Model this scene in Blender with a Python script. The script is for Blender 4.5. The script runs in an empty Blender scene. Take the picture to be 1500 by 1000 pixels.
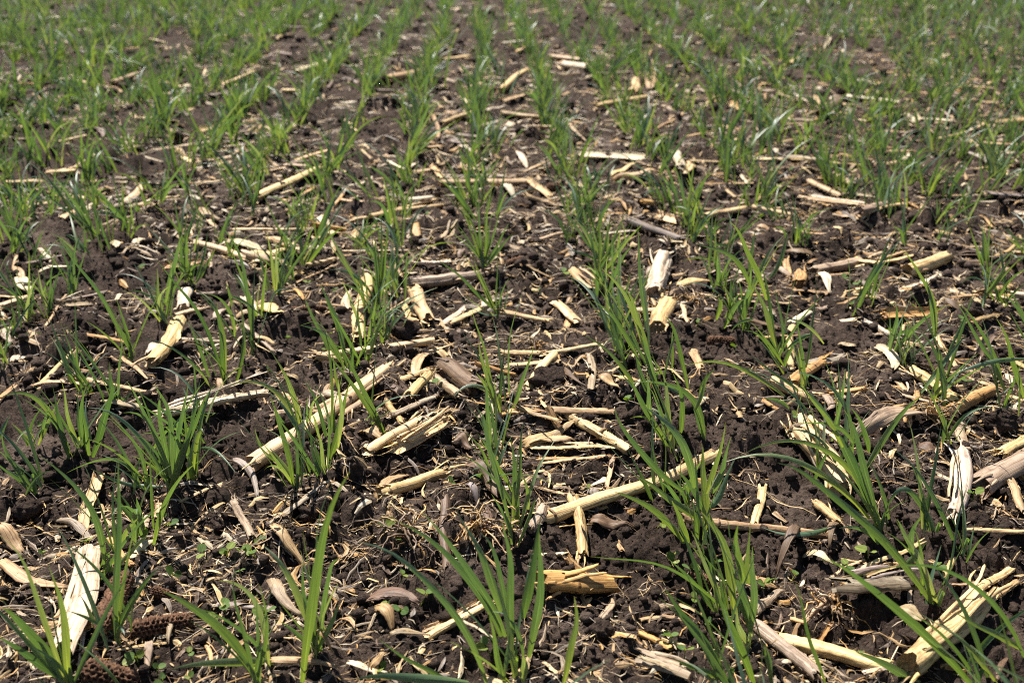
import bpy, math, random
import numpy as np
from mathutils import Vector, Matrix, Euler

random.seed(11)
rng = np.random.default_rng(11)
rad = math.radians
sc = bpy.context.scene
COL = sc.collection

# ------------------------------------------------------------------ camera, sky, sun, exposure
FPX = 1458.0                       # focal length in pixels of the 1500 x 1000 photograph
CAM_H, PITCH, YAW = 0.54, 24.7, 2.1
cam_d = bpy.data.cameras.new('camera')
cam = bpy.data.objects.new('camera', cam_d); COL.objects.link(cam)
cam_d.sensor_width = 36.0; cam_d.lens = FPX / 1500 * 36.0
cam_d.clip_start = 0.02; cam_d.clip_end = 2000
cam.location = (0, 0, CAM_H)
cam.rotation_euler = (rad(90 - PITCH), 0, rad(-YAW))
cam_d.dof.use_dof = True; cam_d.dof.focus_distance = 0.95; cam_d.dof.aperture_fstop = 8.0
sc.camera = cam

SUN_EL, SUN_AZ = 57.0, -24.0       # azimuth from +Y (away from the camera), negative = to the left
w = bpy.data.worlds.new('World'); sc.world = w; w.use_nodes = True
nt = w.node_tree; bg = nt.nodes['Background']
sky = nt.nodes.new('ShaderNodeTexSky'); sky.sky_type = 'NISHITA'; sky.sun_disc = False
sky.air_density = 0.85; sky.dust_density = 0.4
sky.sun_elevation = rad(SUN_EL); sky.sun_rotation = rad(SUN_AZ)
nt.links.new(sky.outputs[0], bg.inputs[0]); bg.inputs[1].default_value = 0.05
sun_d = bpy.data.lights.new('sun', 'SUN'); sun = bpy.data.objects.new('sun', sun_d); COL.objects.link(sun)
sun_d.energy = 5.0; sun_d.angle = rad(0.53); sun_d.color = (1.0, 0.955, 0.88)
sd = Vector((math.sin(rad(SUN_AZ)) * math.cos(rad(SUN_EL)), math.cos(rad(SUN_AZ)) * math.cos(rad(SUN_EL)), math.sin(rad(SUN_EL))))
sun.rotation_euler = sd.to_track_quat('Z', 'Y').to_euler(); sun.location = (-2, 4, 6)
sc.view_settings.view_transform = 'Standard'; sc.view_settings.look = 'None'
sc.view_settings.gamma = 1.0; sc.view_settings.exposure = 1.25
sc.render.engine = 'CYCLES'
sc.cycles.pixel_filter_type = 'BLACKMAN_HARRIS'; sc.cycles.filter_width = 1.05
sc.cycles.use_denoising = False
sc.cycles.max_bounces = 6; sc.cycles.diffuse_bounces = 2; sc.cycles.glossy_bounces = 2
sc.cycles.transmission_bounces = 3; sc.cycles.transparent_max_bounces = 4

CAM_R = Euler((rad(90 - PITCH), 0, rad(-YAW))).to_matrix()
CAM_O = Vector((0, 0, CAM_H))

# ------------------------------------------------------------------ noise and the height of the soil
def h2(ix, iy, s):
    n = (ix.astype(np.int64) * 374761393 + iy.astype(np.int64) * 668265263 + s * 974634777) & 0xffffffff
    n = ((n ^ (n >> 13)) * 1274126177) & 0xffffffff
    n = ((n ^ (n >> 15)) * 2246822519) & 0xffffffff
    return ((n ^ (n >> 16)) & 0xffffff) / float(0xffffff)
def vn(x, y, s):
    ix = np.floor(x); iy = np.floor(y); fx = x - ix; fy = y - iy
    fx = fx * fx * (3 - 2 * fx); fy = fy * fy * (3 - 2 * fy)
    a = h2(ix, iy, s); b = h2(ix + 1, iy, s); c = h2(ix, iy + 1, s); d = h2(ix + 1, iy + 1, s)
    return (a + (b - a) * fx) * (1 - fy) + (c + (d - c) * fx) * fy - 0.5
def clods(x, y, f, s):
    X = x * f; Y = y * f; ix = np.floor(X); iy = np.floor(Y); out = np.zeros_like(X)
    for dx in (-1, 0, 1):
        for dy in (-1, 0, 1):
            cx = ix + dx; cy = iy + dy
            px = cx + h2(cx, cy, s); py = cy + h2(cx, cy, s + 1)
            r = 0.35 + 0.6 * h2(cx, cy, s + 2); a = h2(cx, cy, s + 3)
            d2 = ((X - px) ** 2 + (Y - py) ** 2) / (r * r)
            out = np.maximum(out, a * r * np.sqrt(np.maximum(0, 1 - d2)))
    return out
def h_macro(x, y):
    x = np.asarray(x, float); y = np.asarray(y, float)
    return 0.022 * vn(x * 3.1, y * 3.1, 1) + 0.016 * vn(x * 8, y * 8, 2) + 0.010 * vn(x * 17, y * 17, 3)
def ground_h(x, y):
    x = np.asarray(x, float); y = np.asarray(y, float)
    wx = x + 0.010 * vn(x * 50, y * 50, 21) + 0.005 * vn(x * 120, y * 120, 23)
    wy = y + 0.010 * vn(x * 50, y * 50, 22) + 0.005 * vn(x * 120, y * 120, 24)
    h = h_macro(x, y)
    k = np.clip(.75 + 1.3 * vn(x * 6.5, y * 6.5, 71) + .6 * vn(x * 19, y * 19, 72), .48, 1.5)
    h = h + k * 0.0230 * clods(wx, wy, 24, 31) + k * 0.0165 * clods(wx + 3, wy, 52, 41) + 0.0090 * clods(wx, wy + 5, 100, 51)
    h = h + 0.0042 * clods(wx + 1, wy + 2, 200, 61) + 0.006 * vn(x * 90, y * 90, 5) + 0.0025 * vn(x * 260, y * 260, 6)
    return h - 0.016
def gh(x, y): return float(ground_h(np.array([x]), np.array([y]))[0])

TILES = {'tl': (0, 0, 3), 'tc': (500, 0, 3), 'tr': (1000, 0, 3), 'ml': (0, 333, 3), 'mc': (500, 333, 3), 'mr': (1000, 333, 3),
         'bl': (0, 666, 3), 'bc': (500, 666, 3), 'br': (1000, 666, 3),
         'q1': (700, 560, 4), 'q2': (1050, 560, 4), 'q3': (380, 330, 4), 'q4': (800, 330, 4), 'q5': (0, 560, 4), 'q6': (375, 560, 4), 'q7': (850, 750, 4), 'p': (0, 0, 1)}
def px(t, x, y):
    ox, oy, k = TILES[t]; return ox + x / k, oy + y / k
def ray(u, v):
    return CAM_R @ Vector(((u - 750) / FPX, (500 - v) / FPX, -1))
def on_ground(u, v, lift=0.0):
    d = ray(u, v); z = 0.0
    for _ in range(6):
        t = (z + lift - CAM_H) / d.z; x, y = d.x * t, d.y * t
        z = float(h_macro(x, y))
    return Vector((x, y, z + lift))
def at_depth(u, v, y):
    d = ray(u, v); t = y / d.y; return CAM_O + d * t
def scale_at(p):      # metres per photograph pixel at p
    return (CAM_R.transposed() @ (p - CAM_O)).z / -FPX

# ------------------------------------------------------------------ materials
def N(nt, kind, **kw):
    n = nt.nodes.new('ShaderNode' + kind)
    for k, v in kw.items():
        if k.startswith('i_'): n.inputs[int(k[2:])].default_value = v
        else: setattr(n, k, v)
    return n
def mat(name):
    m = bpy.data.materials.new(name); m.use_nodes = True; n = m.node_tree
    return m, n, n.nodes['Principled BSDF']
def ramp(nt, src, stops):
    r = N(nt, 'ValToRGB'); cr = r.color_ramp
    while len(cr.elements) < len(stops): cr.elements.new(0.5)
    for e, (p, c) in zip(cr.elements, stops):
        e.position = p; e.color = (c, c, c, 1) if isinstance(c, (int, float)) else (*c, 1)
    nt.links.new(src, r.inputs[0]); return r.outputs[0]
def mixc(nt, mode, fac, a, b):
    m = N(nt, 'Mix', data_type='RGBA', blend_type=mode)
    for s, v in ((0, fac), (6, a), (7, b)):
        if hasattr(v, 'links'): nt.links.new(v, m.inputs[s])
        else: m.inputs[s].default_value = v if s == 0 else (*v, 1)
    return m.outputs[2]

def soil_material():
    m, n, b = mat('soil'); L = n.links.new
    tc = N(n, 'TexCoord')
    n1 = N(n, 'TexNoise'); n1.inputs['Scale'].default_value = 9; n1.inputs['Detail'].default_value = 6; L(tc.outputs['Object'], n1.inputs[0])
    n2 = N(n, 'TexNoise'); n2.inputs['Scale'].default_value = 240; n2.inputs['Detail'].default_value = 5; n2.inputs['Roughness'].default_value = 0.7; L(tc.outputs['Object'], n2.inputs[0])
    c = ramp(n, n1.outputs[0], [(0.30, (0.032, 0.0218, 0.0165)), (0.52, (0.057, 0.0395, 0.0302)), (0.72, (0.110, 0.080, 0.063))])
    c2 = ramp(n, n2.outputs[0], [(0.30, 0.40), (0.5, 1.0), (0.70, 1.8)])
    L(mixc(n, 'MULTIPLY', 1.0, c, c2), b.inputs['Base Color'])
    b.inputs['Roughness'].default_value = 0.95; b.inputs['Specular IOR Level'].default_value = 0.12
    bp = N(n, 'Bump'); bp.inputs['Strength'].default_value = 1.0; bp.inputs['Distance'].default_value = 0.007
    L(n2.outputs[0], bp.inputs['Height']); L(bp.outputs[0], b.inputs['Normal'])
    return m
def straw_material(name, attr):
    m, n, b = mat(name); L = n.links.new
    if attr:
        a = N(n, 'Attribute', attribute_name='Col'); base = a.outputs['Color']; gi = N(n, 'NewGeometry'); rnd = gi.outputs['Random Per Island']
    else:
        a = N(n, 'ObjectInfo'); base = a.outputs['Color']; rnd = a.outputs['Random']
    uv = N(n, 'UVMap')
    mp = N(n, 'Mapping'); L(uv.outputs[0], mp.inputs[0])
    cx = N(n, 'CombineXYZ'); mu = N(n, 'Math', operation='MULTIPLY', i_1=37.0); L(rnd, mu.inputs[0]); L(mu.outputs[0], cx.inputs[0]); L(mu.outputs[0], cx.inputs[1])
    L(cx.outputs[0], mp.inputs['Location'])
    def nz(sx, sy, det, rough=0.6):
        q = N(n, 'Mapping'); q.inputs['Scale'].default_value = (sx, sy, 1); L(mp.outputs[0], q.inputs[0])
        t = N(n, 'TexNoise'); t.inputs['Scale'].default_value = 1; t.inputs['Detail'].default_value = det; t.inputs['Roughness'].default_value = rough
        L(q.outputs[0], t.inputs[0]); return t.outputs[0]
    streak = nz(800, 16, 4)                      # UV in metres: u around, v along
    broad = nz(230, 11, 4)
    blot = nz(75, 55, 5, 0.65)
    spot = nz(520, 300, 3, 0.6)
    c = mixc(n, 'MULTIPLY', 1.0, base, ramp(n, streak, [(0.32, (0.30, 0.24, 0.19)), (0.43, (0.86, 0.82, 0.76)), (0.55, 1.0), (0.7, (1.2, 1.2, 1.2))]))
    c = mixc(n, 'MULTIPLY', 0.9, c, ramp(n, broad, [(0.36, (0.42, 0.34, 0.27)), (0.48, (0.9, 0.86, 0.8)), (0.6, 1.0), (0.7, (1.12, 1.15, 1.18))]))
    f = ramp(n, blot, [(0.56, 0.0), (0.70, 0.75)])
    c = mixc(n, 'MIX', f, c, mixc(n, 'MULTIPLY', 1.0, c, (0.42, 0.36, 0.33)))
    mud = nz(46, 30, 6, 0.7)
    c = mixc(n, 'MIX', ramp(n, mud, [(0.52, 0.0), (0.62, 0.55), (0.75, 0.85)]), c, mixc(n, 'MULTIPLY', 1.0, c, (0.34, 0.27, 0.23)))
    f = ramp(n, spot, [(0.63, 0.0), (0.70, 0.8)])
    c = mixc(n, 'MIX', f, c, (0.055, 0.04, 0.03))
    L(c, b.inputs['Base Color'])
    b.inputs['Roughness'].default_value = 0.55; b.inputs['Specular IOR Level'].default_value = 0.35
    bp = N(n, 'Bump'); bp.inputs['Strength'].default_value = 0.8; bp.inputs['Distance'].default_value = 0.0009
    L(streak, bp.inputs['Height']); L(bp.outputs[0], b.inputs['Normal'])
    return m
def leaf_material(name, attr, spec=.8, rough=.46, hue=None):
    m, n, b = mat(name); L = n.links.new
    if attr:
        gi = N(n, 'NewGeometry'); rnd = gi.outputs['Random Per Island']
    else:
        a = N(n, 'ObjectInfo'); rnd = a.outputs['Random']
    uv = N(n, 'UVMap'); sx = N(n, 'SeparateXYZ'); L(uv.outputs[0], sx.inputs[0])   # u across 0..1, v along 0..1
    tint = ramp(n, rnd, [(0.0, (0.052, 0.100, 0.054)), (0.3, (0.094, 0.156, 0.092)), (0.55, (0.074, 0.130, 0.056)), (0.75, (0.112, 0.168, 0.066)), (0.9, (0.150, 0.200, 0.086)), (1.0, (0.185, 0.228, 0.165))])
    along = ramp(n, sx.outputs[1], [(0.0, (1.7, 1.5, 1.0)), (0.22, (1.1, 1.05, 0.9)), (0.6, (0.95, 1.0, 1.05)), (0.95, (1.05, 1.0, 0.9)), (1.0, (1.9, 1.25, 0.8))])
    q = N(n, 'Mapping'); q.inputs['Scale'].default_value = (14, 2.6, 1); L(uv.outputs[0], q.inputs[0])
    ad = N(n, 'CombineXYZ'); L(rnd, ad.inputs[1]); L(ad.outputs[0], q.inputs['Location'])
    t = N(n, 'TexNoise'); t.inputs['Scale'].default_value = 1.4; t.inputs['Detail'].default_value = 3; L(q.outputs[0], t.inputs[0])
    c = mixc(n, 'MULTIPLY', 1.0, tint, along)
    if hue: c = mixc(n, 'MULTIPLY', 1.0, c, hue)
    c = mixc(n, 'MULTIPLY', 1.0, c, ramp(n, t.outputs[0], [(0.3, 0.66), (0.7, 1.38)]))
    mid = ramp(n, sx.outputs[0], [(0.0, 1.18), (0.06, 1.0), (0.44, 0.92), (0.5, 1.5), (0.56, 0.92), (0.94, 1.0), (1.0, 1.18)])
    c = mixc(n, 'MULTIPLY', 1.0, c, mid)
    L(c, b.inputs['Base Color'])
    b.inputs['Roughness'].default_value = rough; b.inputs['Specular IOR Level'].default_value = spec
    bp = N(n, 'Bump'); bp.inputs['Strength'].default_value = 0.35; bp.inputs['Distance'].default_value = 0.0004
    L(t.outputs[0], bp.inputs['Height']); L(bp.outputs[0], b.inputs['Normal'])
    tr = N(n, 'BsdfTranslucent'); L(mixc(n, 'MULTIPLY', 1.0, c, (1.75, 1.72, 0.5)), tr.inputs[0])
    mx = N(n, 'MixShader'); mx.inputs[0].default_value = 0.33
    L(b.outputs[0], mx.inputs[1]); L(tr.outputs[0], mx.inputs[2]); L(mx.outputs[0], n.nodes['Material Output'].inputs[0])
    return m
def cob_material():
    m, n, b = mat('cob_chaff'); L = n.links.new
    tc = N(n, 'TexCoord'); t = N(n, 'TexNoise'); t.inputs['Scale'].default_value = 260; t.inputs['Detail'].default_value = 4; L(tc.outputs['Object'], t.inputs[0])
    at = N(n, 'Attribute', attribute_name='Col')
    c = mixc(n, 'MULTIPLY', 1.0, at.outputs['Color'], ramp(n, t.outputs[0], [(0.3, 0.5), (0.7, 1.45)]))
    L(c, b.inputs['Base Color']); b.inputs['Roughness'].default_value = 0.85; b.inputs['Specular IOR Level'].default_value = 0.2
    return m
M_SOIL = soil_material()
M_STRAW = straw_material('straw', False); M_LITTER = straw_material('straw_litter', True)
M_LEAF = leaf_material('grass_blade', False); M_LEAFS = leaf_material('grass_blade_mass', True)
M_WEED = leaf_material('weed_leaf', False, .2, .7, (1.15, 1.05, .5)); M_COB = cob_material()

TINT = {'cream': (.66, .485, .25), 'tan': (.46, .315, .16), 'orange': (.54, .32, .115), 'brown': (.155, .10, .062), 'grey': (.27, .225, .185),
        'white': (.66, .56, .40), 'dark': (.065, .047, .037), 'greytan': (.36, .28, .19)}
def tint(k, j=0.12):
    f = 1 + random.uniform(-j, j); c = TINT[k]; return (c[0] * f, c[1] * f * random.uniform(.95, 1.03), c[2] * f * random.uniform(.86, 1.12), 1)

# ------------------------------------------------------------------ mesh helpers
def mesh(name, V, F, uv=None, col=None, m=None, smooth=True):
    me = bpy.data.meshes.new(name)
    V = np.asarray(V, np.float32)
    if isinstance(F, np.ndarray):
        k = F.shape[1]; nf = len(F)
        me.vertices.add(len(V)); me.vertices.foreach_set('co', V.ravel())
        me.loops.add(nf * k); me.loops.foreach_set('vertex_index', F.ravel().astype(np.int32))
        me.polygons.add(nf); me.polygons.foreach_set('loop_start', np.arange(0, nf * k, k, dtype=np.int32))
        me.polygons.foreach_set('loop_total', np.full(nf, k, np.int32))
        me.update(calc_edges=True)
    else:
        me.from_pydata([tuple(v) for v in V.tolist()], [], F)
    if uv is not None:
        li = np.empty(len(me.loops), np.int32); me.loops.foreach_get('vertex_index', li)
        l = me.uv_layers.new(name='UVMap'); l.data.foreach_set('uv', np.asarray(uv, np.float32)[li].ravel())
    if col is not None:
        a = me.color_attributes.new('Col', 'FLOAT_COLOR', 'POINT')
        c = np.ones((len(V), 4), np.float32); c[:, :3] = col; a.data.foreach_set('color', c.ravel())
    me.polygons.foreach_set('use_smooth', np.full(len(me.polygons), smooth))
    if m: me.materials.append(m)
    return me
def link(name, me, parent=None, loc=None, color=None):
    o = bpy.data.objects.new(name, me); COL.objects.link(o)
    if parent: o.parent = parent
    if loc is not None: o.location = loc
    if color: o.color = color
    return o
def thing(name, loc, label, cat, group=None):
    o = bpy.data.objects.new(name, None); COL.objects.link(o); o.location = loc; o.empty_display_size = 0.02
    return tag(o, label, cat, group)
def tag(o, label, cat, group=None):
    o['label'] = label; o['category'] = cat
    if group: o['group'] = group
    return o
def gridF(nv, nu, closed=False, off=0):
    a = np.arange(nv - 1)[:, None] * nu; b = np.arange(nu if closed else nu - 1)[None, :]
    b2 = (b + 1) % nu
    return np.stack([a + b, a + b2, a + nu + b2, a + nu + b], -1).reshape(-1, 4) + off
def frames(P):
    P = np.asarray(P, float); T = np.gradient(P, axis=0); T /= np.linalg.norm(T, axis=1)[:, None] + 1e-12
    up = np.array([0, 0, 1.0]); S = np.cross(T, up); nrm = np.linalg.norm(S, axis=1)[:, None]
    S = np.where(nrm > 0.05, S / (nrm + 1e-9), np.array([[1.0, 0, 0]])); S -= T * (S * T).sum(1)[:, None]; S /= np.linalg.norm(S, axis=1)[:, None]
    return T, S, np.cross(S, T)
def spine(A, B, n, bend=0.0, arch=0.0):
    A = np.asarray(A, float); B = np.asarray(B, float); t = np.linspace(0, 1, n)[:, None]
    d = B - A; side = np.array([-d[1], d[0], 0]); u = 4 * t * (1 - t)
    wob = np.sin(t * random.uniform(5, 9) + random.uniform(0, 6)) * 0.012
    return A + d * t + side * (bend * u + wob) + np.array([0, 0, 1.0]) * arch * u

# ------------------------------------------------------------------ corn residue
def sweep(P, prof, rscale, jag=0.0, vscale=1.0):
    """extrude a closed cross-section (k,2) in metres along P; returns V, F, UV"""
    T, S, U = frames(P); nv = len(P); k = len(prof)
    R = np.asarray(rscale)[:, None, None]
    V = P[:, None, :] + R * (prof[None, :, 0:1] * S[:, None, :] + prof[None, :, 1:2] * U[:, None, :])
    V = V + rng.normal(0, 0.00025, V.shape)
    if jag:
        r = np.abs(prof).max()
        kk = np.repeat(rng.uniform(-1, 1, (k + 1) // 2 + 1), 2)[:k]
        V[0] += T[0] * (kk * jag * r)[:, None]; V[-1] += T[-1] * (np.roll(kk, 3) * jag * r)[:, None]
    L = np.concatenate([[0], np.cumsum(np.linalg.norm(np.diff(P, axis=0), axis=1))])
    per = np.linalg.norm(np.diff(np.vstack([prof, prof[:1]]), axis=0), axis=1).cumsum()
    UV = np.stack(np.broadcast_arrays(per[None, :], L[:, None]), -1).reshape(-1, 2)
    return V.reshape(-1, 3), gridF(nv, k, True), UV
def prof_round(r, k=18, oval=None, groove=0.085):
    oval = random.uniform(.58, .86) if oval is None else oval
    a = np.linspace(0, 2 * np.pi, k, endpoint=False); g = 1 + rng.uniform(-groove, groove, k)
    g[rng.integers(k)] -= 0.13
    return np.stack([np.cos(a) * r * g, np.sin(a) * r * g * oval], 1)
def prof_half(r, roll):
    a = np.linspace(-0.15, np.pi + 0.15, 10); o = np.stack([np.cos(a) * r, np.sin(a) * r * 0.8], 1)
    x = np.linspace(-0.92, 0.92, 7); i = np.stack([x * r, -0.02 * r + 0.28 * r * (1 - x ** 2) + rng.uniform(-.07, .07, 7) * r], 1)
    p = np.vstack([o, i]); c, s = math.cos(roll), math.sin(roll)
    return p @ np.array([[c, s], [-s, c]])
def prof_flat(r, th=0.16, curl=0.25):
    x = np.linspace(-1, 1, 6); b = curl * r * (1 - x ** 2)
    top = np.stack([x * r, b + th * r * (0.5 + 0.5 * (1 - x ** 2))], 1); bot = np.stack([x[::-1] * r, b[::-1] - th * r * 0.4], 1)
    return np.vstack([top, bot])
def settle(A, B, r, bury=0.15):
    """set the heights of both ends so the piece rests on the clods under it"""
    t = np.linspace(0.05, 0.95, 12); x = A[0] + (B[0] - A[0]) * t; y = A[1] + (B[1] - A[1]) * t
    h = ground_h(x, y); k, c = np.polyfit(t, h, 1); k = max(-0.02, min(0.02, k)); c = np.mean(h - k * t)
    res = np.percentile(h - (k * t + c), 76)
    z = c + res + r * (1 - 2 * bury)
    A = A.copy(); B = B.copy(); A[2] = z; B[2] = z + k
    return A, B
def ends(t, x1, y1, x2, y2, wz):
    u1, v1 = px(t, x1, y1); u2, v2 = px(t, x2, y2); k = TILES[t][2]
    g = on_ground((u1 + u2) / 2, (v1 + v2) / 2); r = 0.5 * wz / k * scale_at(g)
    A = np.array(on_ground(u1, v1, r * 0.8)); B = np.array(on_ground(u2, v2, r * 0.8))
    return A, B, r

def build_stalk(A, B, r, kind, tn, nodes, label, cat, group, name='corn_stalk', taper=0.88, bend=None, pith=True, lift=0.0):
    A, B = settle(A, B, r, 0.13 if kind == 'round' else 0.02)
    A[2] += lift; B[2] += lift
    L = np.linalg.norm(B - A); n = int(np.clip(L / max(r * 0.5, 0.003), 6, 26))
    root = thing(name, tuple(A), label, cat, group); A0 = A.copy()
    P = spine(A - A0, B - A0, n, random.uniform(-.03, .03) if bend is None else bend)
    t = np.linspace(0, 1, n); rs = 1 + (taper - 1) * t
    for nd in nodes: rs = rs * (1 + 0.14 * np.exp(-((t - nd) / (0.45 * r / L + 0.012)) ** 2))
    if kind == 'round': pr = prof_round(r)
    elif kind == 'half': pr = prof_half(r, random.choice([0, 0.3, -0.4, 2.6, 3.3]))
    else: pr = prof_flat(r)
    V, F, UV = sweep(P, pr, rs, .6 if kind == 'round' else 1.0 if kind == 'half' else 1.3)
    if kind == 'round':        # dents and splits running along the rind
        W = V.reshape(n, -1, 3); cen = P[:, None, :]; kk = W.shape[1]
        f = 1 + rng.normal(0, .03, (n, kk))
        for _ in range(2):
            j = rng.integers(kk); a0, a1 = sorted(rng.uniform(-.2, 1.2, 2)); a1 = max(a1, a0 + .3)
            f[(t > a0) & (t < a1), j] *= random.uniform(.68, .85)
        for _ in range(2):
            tc_, jc = random.random(), rng.integers(kk); dj = np.minimum(np.abs(np.arange(kk) - jc), kk - np.abs(np.arange(kk) - jc))
            f *= 1 - random.uniform(.05, .2) * np.exp(-((t[:, None] - tc_) / .16) ** 2 - (dj[None, :] / 3.0) ** 2)
        V = (cen + (W - cen) * f[..., None]).reshape(-1, 3)
    c = tint(tn)
    link('rind', mesh('rind', V, F, UV, None, M_STRAW), root, color=c)
    T, S, U = frames(P)
    for nd in nodes:
        i = min(n - 2, max(1, int(round(nd * (n - 1)))))
        q = P[i] + np.outer(np.array([-0.16, -0.07, 0.07, 0.16]) * r, T[i])
        pv, pf, pu = sweep(q, prof_round(r * rs[i] * 1.035, 16) if kind != 'half' else pr * 1.05, np.array([.97, 1.03, 1.03, .97]))
        link('node', mesh('node', pv, pf, pu, None, M_STRAW), root, color=(c[0] * .42, c[1] * .36, c[2] * .32, 1))
    if kind != 'flat' and pith:
        for e, sgn in ((0, 1), (-1, -1)):
            ring = V.reshape(n, -1, 3)[e]; cen = ring.mean(0)
            inn = cen + (ring - cen) * 0.55 + T[e] * sgn * r * 0.5 + rng.normal(0, r * .09, ring.shape)
            k = len(ring); VV = np.vstack([ring * 0.995 + cen * 0.005, inn, (cen + T[e] * sgn * r * 0.35)[None]])
            ff = [(i, (i + 1) % k, k + (i + 1) % k, k + i) for i in range(k)] + [(k + i, k + (i + 1) % k, 2 * k) for i in range(k)]
            link('pith', mesh('pith', VV, ff, VV[:, :2] * 1.0, None, M_STRAW), root, color=(c[0] * .72, c[1] * .66, c[2] * .6, 1))
    if kind != 'flat' and r > .0035:      # frayed fibres at the broken ends
        for e, sgn in ((0, -1), (-1, 1)):
            for _ in range(random.randint(1, 4)):
                q = V.reshape(n, -1, 3)[e][rng.integers(len(pr))] - T[e] * sgn * r * .8
                d = T[e] * sgn * random.uniform(1.0, 3.2) * r + rng.normal(0, .35, 3) * r
                fv, ff, fu = sweep(spine(q, q + d, 6, random.uniform(-.1, .1)), prof_flat(r * random.uniform(.09, .24), .4, .3), np.linspace(1, .25, 6), 1)
                link('fibre', mesh('fibre', fv, ff, fu, None, M_STRAW), root, color=tint(tn, .3))
    if kind == 'round' and r > .0055 and random.random() < .6:    # a loose leaf sheath still clasping the stalk
        i0 = random.randint(0, n // 2); i1 = min(n, i0 + max(5, n // 2)); Q = P[i0:i1] + U[i0:i1] * r * .35
        if len(Q) > 3:
            sv, sf, su = husk_arrays(Q, r * 2.5, 1.5, random.uniform(-.5, .5), 9, .05, .4)
            link('sheath', mesh('sheath', sv, sf, su, None, M_STRAW), root, color=tint(random.choice(['greytan', 'tan', 'grey', tn]), .2))
    return root
def add_splinters(root, A, B, r, cnt, tn, spread=0.6):
    """long shards split off the rind, lying along the stalk"""
    o = np.array(root.location)
    for i in range(cnt):
        d = B - A; t0 = random.uniform(0, .35); t1 = random.uniform(.75, 1.12); s = np.array([-d[1], d[0], 0]) / (np.linalg.norm(d) + 1e-9)
        off = s * r * random.uniform(-1, 1) * spread * 1.6
        a = A + d * t0 + off; b = A + d * t1 + off * random.uniform(.8, 1.6)
        zz = r * random.uniform(.1, .9); a[2] = o[2] + zz; b[2] = o[2] + zz + random.uniform(0, .6) * r
        P = spine(a - o, b - o, 8, random.uniform(-.05, .05))
        rr = r * random.uniform(.16, .34); V, F, UV = sweep(P, prof_flat(rr, .35, .3), np.linspace(1, .5, 8), 1.2)
        link('splinter', mesh('splinter', V, F, UV, None, M_STRAW), root, color=tint(tn, .25))
def husk_arrays(P, wid, curl, twist, nu=9, ripple=0.06, taper=0.5, ragged=0.12):
    T, S, U = frames(P); n = len(P); t = np.linspace(0, 1, n)
    w = wid * (0.55 + 0.45 * np.sin(np.pi * np.clip(t * 0.9 + 0.12, 0, 1))) * (1 - taper * t ** 3)
    w = w * (1 + rng.uniform(-ragged, ragged, n)); tw = twist * (t - 0.5)
    x = np.linspace(-1, 1, nu)
    rip = rng.uniform(-1, 1, nu) * ripple
    S2 = S * np.cos(tw)[:, None] + U * np.sin(tw)[:, None]; U2 = -S * np.sin(tw)[:, None] + U * np.cos(tw)[:, None]
    cz = curl * (0.7 + 0.6 * np.sin(t * random.uniform(2, 6) + random.uniform(0, 6)))
    ang = x[None, :] * cz[:, None]
    cx = np.where(np.abs(cz)[:, None] > 0.05, np.sin(ang) / (cz[:, None] + 1e-9), x[None, :]); cyz = np.where(np.abs(cz)[:, None] > 0.05, (np.cos(ang) - 1) / (cz[:, None] + 1e-9), 0)
    V = P[:, None, :] + 0.5 * w[:, None, None] * (cx[..., None] * S2[:, None, :] + (cyz + rip[None, :] + rng.normal(0, .03, (n, nu)))[..., None] * U2[:, None, :])
    V[0] += T[0] * rng.uniform(-.25, .25, nu)[:, None] * wid; V[-1] += T[-1] * rng.uniform(-.35, .35, nu)[:, None] * wid
    L = np.linspace(0, np.linalg.norm(P[-1] - P[0]), n)
    UV = np.stack(np.broadcast_arrays((x * 0.5 * wid)[None, :], L[:, None]), -1).reshape(-1, 2)
    return V.reshape(-1, 3), gridF(n, nu), UV
def sheet(V, F, UV, th):
    """give a leaf sheet its thickness"""
    n = len(V); me = mesh('husk', V, F, UV, None, M_STRAW)
    return me
def build_husk(A, B, wid, tn, arch, twist, curl, label, cat, group, name='corn_husk'):
    A, B = settle(A, B, 0.003, -0.2)
    L = np.linalg.norm(B - A)
    root = thing(name, tuple(A), label, cat, group)
    P = spine(A * 0, B - A, 16, random.uniform(-.12, .12), arch)
    P[:, 2] += np.sin(np.linspace(0, random.uniform(4, 9), 16)) * 0.12 * wid
    V, F, UV = husk_arrays(P, wid, curl, twist)
    c = tint(tn); o = link('blade', sheet(V, F, UV, 0.0005), root, color=c)
    md = o.modifiers.new('thickness', 'SOLIDIFY'); md.thickness = 0.0006; md.offset = 0
    # the thick lower edge or rib of the sheath
    k = random.choice([1, 4, 7]); Q = V.reshape(16, 9, 3)[:, k]
    rv, rf, ru = sweep(Q, prof_round(max(.0007, wid * .035), 6), np.linspace(1, .5, 16))
    link('rib', mesh('rib', rv, rf, ru, None, M_STRAW), root, color=(c[0] * 1.15, c[1] * 1.12, c[2] * 1.05, 1))
    return root
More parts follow.
